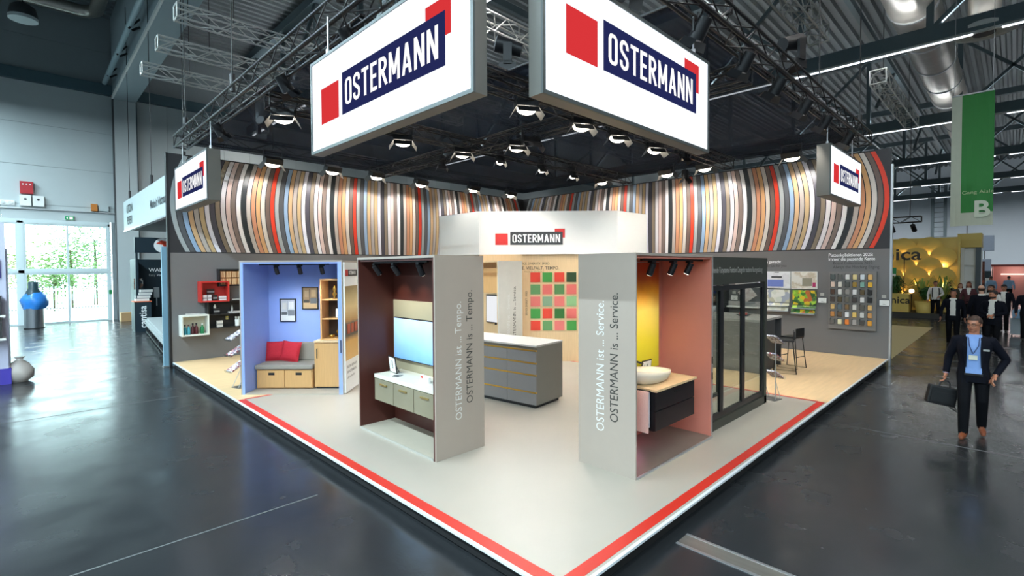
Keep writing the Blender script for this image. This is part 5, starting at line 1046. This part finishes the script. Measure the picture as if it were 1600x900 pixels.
t = thing('globe_lamp', 'small glowing globe lamp among the plants', 'lamp', (28.9, 1.42, FZ+.9+.22)); MB().ball((0, 0, .12), .11).build('globe', emis('warm_globe', 'ffd9a0', 5), t); MB().cyl((0, 0, -.9), (0, 0, .02), .02, n=8).build('stem', M_black, t)
t = thing('green_tag', 'green and white sign among the plants at the wall edge', 'sign', (29.0, 2.35, FZ+1.95)); MB().box(-.02, 0, -.3, .3, 0, .45).build('panel', mat('sign_green', '1b8a4c', .5), t); MB().box(-.025, -.02, -.28, .1, .02, .14).build('band', M_paper, t); MB().cyl((.0, 0, -1.73), (0, 0, 0), .02, n=6).build('stem', M_black, t)
tw_ = thing('stand_tower', 'mustard and white stand tower at the end of the scaled wall', 'booth', (31.2, -1.0, FZ)); MB().box(.2, 1.5, .0, .85, 0, 4.05).build('core', M_white, tw_); MB().box(0, .2, .62, .85, 0, 3.4).build('pier', M_white, tw_); MB().box(-.05, 1.5, -.02, .88, 3.4, 4.1).build('header', M_yel, tw_); MB().box(.0, .2, .0, .2, 0, 3.4).build('dark_pier', mat('slate_pier', '4a545a', .5), tw_)
for z in (.9, 1.7, 2.5): MB().box(.05, .2, .2, .62, z, z+.05).build('shelf_board', M_white, tw_)
t = thing('tower_banner', 'narrow orange banner with dark figures beyond the tower', 'banner', (33, -1.08, FZ+.5)); MB().box(0, .05, 0, .45, 0, 2.2).build('cloth', print_mat('orange_cloth', ('a04a26', '8a3d20', '5a2c1a', 'b5562c'), 3, 'NOISE'), t); MB().cyl((.02, .22, 2.2), (.02, .22, 2.5), .015, n=6).build('rod', M_alu, t); MB().box(-.1, .2, .1, .35, -.5, 0).build('foot', M_dark, t)
rr = thing('red_stand', 'pink lit exhibition stand far down the aisle', 'booth', (50, -3.4, FZ)); MB().box(2, 2.2, 0, 2.5, 0, 2.5).build('back_wall', mat('pink_wall', 'b98a82', .5), rr); MB().box(0, 2, 2.4, 2.5, 0, 2.5).build('side_wall', mat('pink_wall', 'b98a82', .5), rr); MB().box(-.05, 2.2, 0, 2.5, 2.4, 2.55).build('header', mat('brick_red', '8f3a34', .5), rr); MB().box(1.9, 1.98, .3, 2.0, 1.75, 1.83).build('light_line', emis('pink_line', 'ffd9d0', 2.2), rr); lamp('POINT', rr, (.9, 1.2, 2.1), 45, (1, .72, .65), size=.2)
t = thing('teal_stand', 'dark teal booth beside the pink stand', 'booth', (46, -1.0, FZ)); MB().box(0, 2, 0, .9, 0, 2.4).build('body', mat('teal_dark', '20343a', .5), t); MB().box(-.03, 0, .1, .3, .4, 1.6).build('panel', M_paper, t)
t = thing('pale_wall_block', 'pale blue fascia block hanging beyond the tower', 'sign', (38, -1.3, 3.2)); MB().box(0, .6, 0, 2.4, 0, .9).build('panel', mat('pale_blue', 'b9c6da', .5), t); MB().box(-.03, 0, .1, .8, -1.2, -.5).build('lower_panel', mat('pale_blue', 'b9c6da', .5), t); MB().cyl((.3, 1.2, .9), (.3, 1.2, 6.8), .02, n=6).build('hanger', M_black, t); MB().cyl((.02, .4, -.5), (.02, .4, 0), .02, n=6).build('rod', M_black, t)
st = thing('stair_column', 'grey lattice column against the far hall wall', 'column', (78, 3.8, FZ)); MB().box(0, .4, 0, .3, 0, 13).box(0, .4, 1.2, 1.5, 0, 13).build('post', M_rs, st)
rg = MB()
for k in range(22): rg.box(.1, .2, .3, 1.2, .6*k, .6*k+.07)
rg.build('rungs', M_rs, st)['kind'] = 'stuff'
tr = truss('rig_truss', 'short black truss with small spotlights above the yellow wall', (27, 4.0, 4.5), (27, .88, 4.5), .26, .4, M_truss, None, .025, .012)
for k, y in enumerate((3.9, 2.3, 1.5)):
    t = thing('rig_spotlight', 'small black spotlight under the short rig truss, %s from the wall edge' % ORD[k], 'spotlight', (27, y-.3, 4.28), 0, 'spots above the yellow wall'); MB().cyl((0, 0, .1), (0, 0, -.05), .02, n=6).build('stem', M_black, t); MB().cyl((0, 0, -.05), (.25, -.05, -.3), .1, n=10).build('housing', M_black, t)
for y in (3.6, 1.3): MB().cyl((0, y-4.0, .13), (0, y-4.0, 5.2), .015, n=5).build('hanger', M_black, tr)
# ---- aisle banner
bb = thing('aisle_banner', 'tall green hanging aisle banner with a big letter', 'banner', (18, -1.71, 3.56)); BWd = .96; BHt = 4.0
ban = MB(); N_ = 10; vs = []
for j in range(N_+1):
    for i in range(9):
        y = BWd*i/8; z = BHt*j/N_; vs.append((.02*math.sin(i*1.1+j*.5), y, z))
fs_g = []; fs_w = []
for j in range(N_):
    for i in range(8):
        q = (j*9+i, j*9+i+1, (j+1)*9+i+1, (j+1)*9+i)
        (fs_w if (i >= 6 or j == 0) else fs_g).append(q)
ban.add(vs, fs_g, 0).add(vs, fs_w, 1); o = ban.build('cloth', [mat('banner_green', '1f7a2c', .6, var=.05), mat('banner_pale', 'b4b9a6', .6)], bb); sol = o.modifiers.new('thickness', 'SOLIDIFY'); sol.thickness = .004
text('B', .5, mat('banner_letter', 'c9d2bd', .6), (-.03, .44, .26), (0, -1, 0), (0, 0, 1), bb, xs=1.0, bold=.035, lift=.01); text('Gang Aisle', .105, mat('banner_text', 'a9bf8c', .6), (-.03, .70, .96), (0, -1, 0), (0, 0, 1), bb, xs=1.15, lift=.01)
MB().cyl((0, 0, BHt), (0, BWd, BHt), .025, n=8).build('top_rod', M_alu, bb); MB().cyl((0, .04, BHt), (0, .04, 7.2), .006, n=4).build('wire', M_alu, bb); MB().cyl((0, .9, BHt), (0, .9, 7.2), .006, n=4).build('wire', M_alu, bb)
# ================================================================ PEOPLE
M_skin = mat('skin', 'b5775a', .5, var=.05, scale=12); M_skin2 = mat('skin_pale', 'c99a80', .5, var=.05); M_suit = mat('navy_suit', '0c0e18', .8, var=.12, scale=30, spec=.15); M_trs = mat('dark_trousers', '0a0b0f', .8, var=.1, spec=.15); M_shoe = mat('brown_leather', '7a3f20', .35, var=.15); M_bshoe = mat('black_leather', '14110f', .35); M_hair = mat('dark_hair', '1f1712', .6, var=.2); M_hair2 = mat('brown_hair', '3a2417', .6, var=.2); M_hair3 = mat('auburn_hair', '6a2f1c', .6, var=.2)
M_shb = mat('blue_shirt', '7f9fd6', .7, var=.08, scale=40); M_shw = mat('white_shirt', 'd9d6cf', .7); M_shirtl = mat('light_blue_shirt', '8fb0cc', .7); M_lips = mat('lips', '8f4a40', .5); M_eye = mat('eye_white', 'e6e2dc', .3); M_iris = mat('iris', '2a1c14', .3)
def capsule(mb, pts, radii, mi, n=10, flat=None):
    """swept tube with round ends, rings close together"""
    P = [Vector(p) for p in pts]; path = []; rr = []
    d0 = (P[0]-P[1]).normalized(); d1 = (P[-1]-P[-2]).normalized(); r0, r1 = radii[0], radii[-1]
    for a in (85, 55, 25): path.append(P[0]+d0*r0*math.sin(math.radians(a))); rr.append(r0*math.cos(math.radians(a)))
    for i in range(len(P)-1):
        m = max(2, int((P[i+1]-P[i]).length/.035))
        for k in range(m): path.append(P[i].lerp(P[i+1], k/m)); rr.append(radii[i]+(radii[i+1]-radii[i])*k/m)
    path.append(P[-1]); rr.append(r1)
    for a in (25, 55, 85): path.append(P[-1]+d1*r1*math.sin(math.radians(a))); rr.append(r1*math.cos(math.radians(a)))
    mb.tube(path, rr, n, mi)
def person(label, loc, rz, H=1.76, jacket=M_suit, shirt=M_shw, trousers=M_trs, shoes=M_bshoe, skin=M_skin, hair=M_hair, hairstyle='short', stride=.16, lift=.0, armL=None, armR=None, turn=0, nod=0, vopen=.075, vlow=1.0, vox=.013, glasses=False, beard=False, female=False, lead=1, group=None, jack_hem=.80):
    """forward is local -y, the person's left side is +x; arms = (elbow, wrist) in metres for a 1.76 m body"""
    t = thing('person', label, 'person', loc, rz, group); s = H/1.76; mb = MB()
    SK, JK, TR, SH = 0, 1, 2, 3
    sw = .185 if not female else .165
    def ring(z, rx, ry, y0=0, n=20): return [(rx*math.copysign(abs(math.cos(2*PI*k/n))**.85, math.cos(2*PI*k/n)), y0+ry*math.copysign(abs(math.sin(2*PI*k/n))**.9, math.sin(2*PI*k/n)), z) for k in range(n)]
    prof = [(jack_hem, .185, .128, 0), (.90, .188, .132, 0), (1.0, .172, .122, 0), (1.08, .165, .118, -.005), (1.18, .178, .125, -.005), (1.28, .195, .132, 0), (1.36, .205, .125, .008), (1.42, .190, .105, .012), (1.46, .13, .085, .015), (1.49, .075, .07, .015)]
    fz = [.92, .96][0] if female else 1
    rings = []
    for i in range(len(prof)-1):
        for k in range(3):
            a, b = prof[i], prof[i+1]; u = k/3; rings.append(ring(*[a[j]+(b[j]-a[j])*u for j in (0,)], (a[1]+(b[1]-a[1])*u)*fz, (a[2]+(b[2]-a[2])*u)*fz, a[3]+(b[3]-a[3])*u))
    rings.append(ring(prof[-1][0], prof[-1][1]*fz, prof[-1][2]*fz, prof[-1][3])); mb.loft(rings, JK)
    capsule(mb, [(-.07, 0, .90), (.07, 0, .90)], [.12, .12], TR)
    # legs: lead side steps forward (-y)
    for sd in (-1, 1):
        f = stride if sd == lead else -stride; back = f < 0
        hip = Vector((.092*sd, 0, .90)); ank = Vector((.10*sd, -f+(0.0), .095+(lift if back else 0)))
        kn = hip.lerp(ank, .48)+Vector((.0, -.05-(.05 if back and stride > .05 else 0), 0))
        capsule(mb, [hip, kn, ank+Vector((0, 0, -.02))], [.094, .072, .058], TR, 12)
        pit = .45*(lift/.08) if back else 0
        R = Matrix.Rotation(pit, 3, 'X')
        def F(x, y, z): return ank+R @ Vector((x, y, z))
        capsule(mb, [F(0, .05, -.055), F(.0, -.03, -.05), F(.012*sd, -.10, -.058), F(.018*sd, -.165, -.066)], [.038, .042, .042, .030], SH, 10)
        capsule(mb, [F(0, .03, -.072), F(.01*sd, -.15, -.076)], [.022, .02], SH, 8)
    # arms and hands
    for sd, arm in ((1, armL), (-1, armR)):
        sh = Vector((sw*sd, .012, 1.405)); e, w_ = arm if arm else ((.265*sd, .03, 1.12), (.275*sd, -.07, .88))
        e, w_ = Vector(e), Vector(w_)
        capsule(mb, [sh+Vector((-.04*sd, 0, .0)), sh, e, w_.lerp(e, .03)], [.062, .066, .052, .041], JK, 12)
        d = (w_-e).normalized(); capsule(mb, [w_+d*.012, w_+d*.04], [.027, .026], SK, 10)
        ax = Vector((0, -1, 0)) if abs(d.y) < .8 else Vector((-sd, 0, 0)); side = (ax-d*ax.dot(d)).normalized(); nrm = d.cross(side)*sd
        pc = w_+d*.06
        for q in (-.028, -.009, .010, .028): capsule(mb, [w_+d*.015+side*q*.7, w_+d*.095+side*q], [.017, .0145], SK, 8)
        for q, ln in ((.030, .070), (.010, .082), (-.010, .076), (-.030, .060)):
            b0 = w_+d*.098+side*q; b1 = b0+d*ln*.45+nrm*-.012; b2 = b0+d*ln*.72-nrm*.032; b3 = b0+d*ln*.78-nrm*.052
            capsule(mb, [b0, b1, b2, b3], [.0105, .0100, .0092, .0085], SK, 8)
        tb = w_+d*.03+side*.026; capsule(mb, [tb, tb+d*.03+side*.026-nrm*.01, tb+d*.062+side*.034-nrm*.022], [.013, .0115, .010], SK, 8)
    # neck and head
    hc = Vector((0, -.012, 1.635)); RH = Matrix.Rotation(turn, 3, 'Z') @ Matrix.Rotation(nod, 3, 'X')
    def Hd(x, y, z): return hc+RH @ Vector((x, y, z))
    capsule(mb, [(0, .018, 1.43), (0, .012, 1.50), tuple(Hd(0, .012, -.05))], [.062, .056, .056], SK, 12)
    def hball(c, rx, ry, rz, n=14, m=10):
        b = MB(); b.ball(c, rx, ry, rz, n, m); b.v = [tuple(Hd(*v)) for v in b.v]; mb.add(b.v, b.f, SK, True)
    hball((0, .008, .030), .077, .096, .090); hball((0, -.018, -.035), .062, .074, .078); hball((0, -.045, -.082), .034, .038, .030)
    hball((0, -.087, -.018), .0135, .020, .020, 8, 6); hball((0, -.083, .008), .009, .014, .026, 8, 6)
    for sd in (-1, 1): hball((.077*sd, .012, -.006), .010, .020, .030, 8, 6); hball((.034*sd, -.070, -.03), .022, .018, .018, 8, 6)
    hball((0, -.078, .028), .045, .014, .010, 8, 6); hball((0, -.083, -.056), .022, .011, .010, 8, 6)
    me = mb.mesh('body_source', [skin, jacket, trousers, shoes, shirt])
    src = bpy.data.objects.new('body_source', me); C.objects.link(src)
    r = src.modifiers.new('remesh', 'REMESH'); r.mode = 'VOXEL'; r.voxel_size = vox; r.use_smooth_shade = True
    sm_ = src.modifiers.new('smooth', 'SMOOTH'); sm_.iterations = 3; sm_.factor = .4
    bpy.context.view_layer.update()
    body = bpy.data.meshes.new_from_object(src.evaluated_get(bpy.context.evaluated_depsgraph_get()))
    kd = kdtree.KDTree(len(mb.v))
    vm = [0]*len(mb.v)
    for f, mi in zip(mb.f, mb.mi):
        for i in f: vm[i] = mi
    for i, v in enumerate(mb.v): kd.insert(v, i)
    kd.balance(); body.materials.clear()
    for m_ in (skin, jacket, trousers, shoes, shirt): body.materials.append(m_)
    for p in body.polygons:
        c = p.center; mi = vm[kd.find(c)[1]]
        if mi in (JK, TR) and c.y < -.03 and c.z > vlow and p.normal.y < -.25:
            w_ = vopen*(.35+.65*min(1, max(0, (c.z-vlow)/.25))) if vlow > 1.05 else vopen*(1.0-.25*max(0, (c.z-1.3)/.18))
            if abs(c.x) < w_ and c.z > vlow: mi = 4
        if mi == JK and c.z > 1.455 and abs(c.x) < .088: mi = 4
        p.material_index = mi; p.use_smooth = True
    bpy.data.objects.remove(src)
    body.transform(Matrix.Scale(s, 4)); body.name = 'body'
    bo = bpy.data.objects.new('body', body); C.objects.link(bo); bo.parent = t
    def kid(name, m_, mbx, tr=True):
        if tr: mbx.v = [tuple(Hd(*v)*s) for v in mbx.v]
        else: mbx.v = [tuple(Vector(v)*s) for v in mbx.v]
        return mbx.build(name, m_, t)
    if hairstyle != 'bald':
        hb = MB().ball((0, .012, .036), .084, .103, .094, 22, 16); keep = []
        for f in hb.f:
            c = sum((Vector(hb.v[i]) for i in f), Vector())/len(f); lim = .072 if c.y < -.055 else (.072-(c.y+.055)*1.6 if c.y < 0 else max(-.05, -.02-c.y*.6))
            if c.z > lim: keep.append(f)
        hb.f = keep; hb.mi = [0]*len(keep); hb.sm = [True]*len(keep)
        if hairstyle == 'long':
            rings = [[(rx*math.cos(PI*k/12), .03+ry*math.sin(PI*k/12)-.02, z) for k in range(13)]+[(rx*.85*math.cos(PI*k/12), .03+ry*.7*math.sin(PI*k/12)-.02, z) for k in range(12, -1, -1)] for z, rx, ry in ((.06, .088, .10), (-.04, .094, .105), (-.12, .10, .10), (-.2, .095, .085))]
            hb.loft(rings)
        kid('hair', hair, hb)
    else:
        hb = MB().ball((0, .014, .012), .081, .100, .08, 22, 14); keep = [f for f in hb.f if -.05 < sum(hb.v[i][2] for i in f)/len(f) < .03 and sum(hb.v[i][1] for i in f)/len(f) > .0]
        hb.f = keep; hb.mi = [0]*len(keep); hb.sm = [True]*len(keep); kid('hair', hair, hb)
    ey = MB()
    for sd in (-1, 1): ey.ball((.031*sd, -.079, .003), .010, .008, .0055, 8, 6)
    e_ = kid('eyes', M_eye, ey); ir = MB()
    for sd in (-1, 1): ir.ball((.031*sd, -.085, .003), .0055, .004, .0055, 8, 6)
    kid('irises', M_iris, ir)
    br = MB()
    for sd in (-1, 1): br.tube([(.014*sd, -.093, .026), (.033*sd, -.090, .031), (.052*sd, -.076, .025)], .0042, 6)
    kid('eyebrows', hair, br)
    kid('mouth', M_lips, MB().tube([(-.022, -.085, -.056), (0, -.0955, -.054), (.022, -.085, -.056)], .0042, 6))
    if beard:
        bd = MB().ball((0, -.022, -.052), .069, .080, .066, 18, 12); keep = [f for f in bd.f if sum(bd.v[i][2] for i in f)/len(f) < -.045 and sum(bd.v[i][1] for i in f)/len(f) < .02]
        bd.f = keep; bd.mi = [0]*len(keep); bd.sm = [True]*len(keep); kid('beard', hair, bd)
    if glasses:
        g = MB()
        for sd in (-1, 1):
            g.tube([(.032*sd+.024*math.cos(2*PI*k/14), -.098+.006*abs(math.cos(2*PI*k/14)), .004+.017*math.sin(2*PI*k/14)) for k in range(15)], .0025, 5)
            g.tube([(.056*sd, -.094, .008), (.08*sd, -.04, .008), (.083*sd, .02, .004)], .0025, 5)
        g.tube([(-.008, -.1, .008), (.008, -.1, .008)], .0025, 5); kid('glasses', M_black, g)
    # collar of the shirt and lapels
    kid('collar', shirt, MB().poly([(-.052, -.062, 1.492), (-.012, -.085, 1.462), (-.045, -.104, 1.415), (-.072, -.078, 1.470)], (0, .008, .004)).poly([(.052, -.062, 1.492), (.012, -.085, 1.462), (.045, -.104, 1.415), (.072, -.078, 1.470)], (0, .008, .004)), False)
    return t, s
def place(label, x, y, face=-PI/2, **k): return person(label, (x, y, FZ), face, **k)
# the man walking towards the camera
mx_, my_ = 7.22, -1.80
man, ms = place('man in open navy suit and light blue shirt walking with a black briefcase', mx_, my_, -PI/2+.05, H=1.77, shirt=M_shb, shoes=M_shoe, hair=M_hair2, stride=.17, lift=.05, lead=-1, turn=-.42, nod=.10, vopen=.088, vlow=.93, vox=.0075, glasses=True,
                armR=((-.275, .05, 1.13), (-.30, .02, .90)), armL=((.345, .10, 1.14), (.235, -.03, .93)))
kid_ = lambda nm, m_, mb: (setattr(mb, 'v', [tuple(Vector(v)*ms) for v in mb.v]), mb.build(nm, m_, man))[1]
kid_('lanyard', mat('lanyard_blue', '2b3c6a', .6), MB().tube([(-.058, -.09, 1.45), (-.05, -.135, 1.34), (-.012, -.142, 1.225)], .006, 6).tube([(.058, -.09, 1.45), (.05, -.135, 1.34), (-.004, -.142, 1.225)], .006, 6))
kid_('badge', mat('badge_white', 'd9d6c4', .5), MB().box(-.055, .040, -.150, -.144, 1.135, 1.20)); kid_('name_tag', mat('name_tag', 'a9a9a4', .5), MB().box(.098, .165, -.136, -.128, 1.27, 1.295))
kid_('lapel', M_suit, MB().poly([(-.075, -.108, 1.44), (-.125, -.118, 1.34), (-.092, -.138, 1.02), (-.078, -.132, 1.02), (-.070, -.135, 1.30)], (0, -.008, 0))); kid_('lapel', M_suit, MB().poly([(.075, -.108, 1.44), (.125, -.118, 1.34), (.092, -.138, 1.02), (.078, -.132, 1.02), (.070, -.135, 1.30)], (0, -.008, 0)))
kid_('belt', M_bshoe, MB().box(-.10, .10, -.142, -.125, .905, .935)); kid_('cuff', M_shb, MB().cyl((-.299, .022, .915), (-.302, .016, .885), .036, n=12))
fm = Matrix.Rotation(-PI/2+.05, 4, 'Z')
hp = Vector((mx_, my_, FZ))+(fm @ Vector((-.305, .0, .755)))
bc = thing('briefcase', 'black soft briefcase held at the walking man\'s side', 'bag', hp, -PI/2+.45)
R_ = Matrix.Rotation(.18, 4, 'Y')
MB().box(-.19, .17, -.055, .055, -.36, -.08).xf(R_).build('body', mat('black_nylon', '0e0e10', .6, var=.2), bc, bevel=.02); MB().box(-.16, .14, -.068, -.055, -.32, -.16).xf(R_).build('front_pocket', mat('black_nylon', '0e0e10', .6), bc, bevel=.008)
MB().tube([(-.07, 0, -.09), (-.06, 0, -.02), (-.03, 0, .012), (.03, 0, .012), (.06, 0, -.02), (.07, 0, -.09)], .011, 8).xf(R_).build('handle', M_black, bc); MB().tube([(.15, .02, -.12), (.19, .03, -.36), (.26, .02, -.44), (.12, .02, -.37)], .012, 6).xf(R_).build('shoulder_strap', M_black, bc)
# people further down the aisle
place('man with rucksack straps over a white shirt and dark trousers by the yellow wall', 29.09-.9, .45, -PI/2+.2, jacket=M_shw, shirt=M_shw, stride=.12, jack_hem=.9, vox=.014, armL=((.28, 0, 1.15), (.12, -.2, 1.05)))
o = bpy.context.scene.objects; pr = [x for x in C.objects if x.name.startswith('person')][-1]
for sd in (-1, 1): MB().tube([(.12*sd, -.11, 1.0), (.13*sd, -.145, 1.25), (.12*sd, -.10, 1.42), (.11*sd, .05, 1.44)], .022, 6).build('rucksack_strap', M_black, pr)
place('woman with long dark hair and a dark coat beside the rucksack man', 29.9, .10, -PI/2, H=1.68, hair=M_hair, hairstyle='long', female=True, stride=.05, vopen=.04, vlow=1.2, vox=.014, skin=M_skin2)
place('woman with auburn hair behind the woman in the dark coat', 30.0-1.0, -.38, -PI/2+.3, H=1.66, hair=M_hair3, hairstyle='long', female=True, stride=.04, vopen=.05, vlow=1.2, vox=.014, skin=M_skin2, jacket=mat('olive_jacket', '3a3320', .7))
place('young man in dark suit and open white shirt walking at the head of the crowd', 18.0, -.86, -PI/2, H=1.75, stride=.14, lead=1, vopen=.07, vlow=.95, vox=.012, armR=((-.28, .03, 1.13), (-.29, -.05, .89)))
place('bald man in dark suit seen from behind in the crowd', 19.0, -1.46, PI/2+.2, H=1.88, hair=M_hair2, hairstyle='bald', stride=.08, vlow=3, vox=.013, skin=M_skin2)
place('bearded man in white shirt looking aside behind the bald man', 21.5, -1.62, -PI/2-.5, H=1.82, jacket=M_shw, shirt=M_shw, beard=True, stride=.06, jack_hem=.88, vox=.013)
place('bearded man in navy suit holding his hands together', 16.9, -1.78, -PI/2-.25, H=1.80, shirt=M_shw, beard=True, stride=.06, vopen=.06, vlow=.98, turn=-.6, nod=.1, vox=.012, armL=((.27, .0, 1.14), (.07, -.20, 1.08)), armR=((-.27, .0, 1.14), (-.03, -.21, 1.07)))
place('man in dark jacket and white shirt looking down with a trolley case', 23.6, -1.92, -PI/2-.2, H=1.78, stride=.10, vopen=.07, vlow=1.0, nod=.3, vox=.014)
place('man in dark suit at the picture edge behind the trolley case', 20.8, -2.52, -PI/2+.1, H=1.82, stride=.05, vopen=.04, vlow=1.15, vox=.014, hair=M_hair2)
place('person in light blue shirt facing the pink stand', 45.3, -1.9, PI/2, jacket=M_shirtl, shirt=M_shirtl, vlow=3, stride=.05, jack_hem=.9, vox=.016)
place('second person in pale blue shirt further towards the teal booth', 44.0, -1.05, PI/2+.3, jacket=M_shirtl, shirt=M_shirtl, vlow=3, stride=.05, jack_hem=.9, vox=.016, hair=M_hair2)
place('person with reddish brown hair and dark jacket behind the bald man', 27.0, -.78, -PI/2, H=1.78, hair=M_hair3, hairstyle='long', jacket=mat('burgundy', '4a1c22', .7), female=True, vlow=1.2, stride=.05, vox=.015)
tc2 = thing('trolley_case', 'pale grey trolley case standing beside the man looking down', 'suitcase', (22.4, -2.3, FZ)); MB().box(-.13, .13, -.2, .2, .05, .62).build('shell', mat('pale_case', '9aa6ac', .4), tc2, bevel=.03)
MB().tube([(.08, -.1, .62), (.1, -.1, 1.0), (.1, .1, 1.0), (.08, .1, .62)], .01, 6).build('handle', M_alu, tc2)
for sx in (-.09, .09):
    for sy in (-.15, .15): MB().cyl((sx, sy-.015, .03), (sx, sy+.015, .03), .03, n=10).build('wheel', M_black, tc2)
t = thing('shopping_bag', 'light blue bag resting on the trolley case', 'bag', (22.3, -2.3, FZ+.63)); MB().loft([[(a*sx_, b_*sx_, z) for a, b_ in ((-.1, -.16), (.1, -.16), (.1, .16), (-.1, .16))] for z, sx_ in ((0, .9), (.2, 1.0), (.32, .8))], smooth=False).build('bag', mat('bag_blue', '7fa6c4', .5), t); MB().tube([(0, -.06, .32), (0, -.05, .42), (0, .05, .42), (0, .06, .32)], .008, 6).build('handle', M_paper, t)
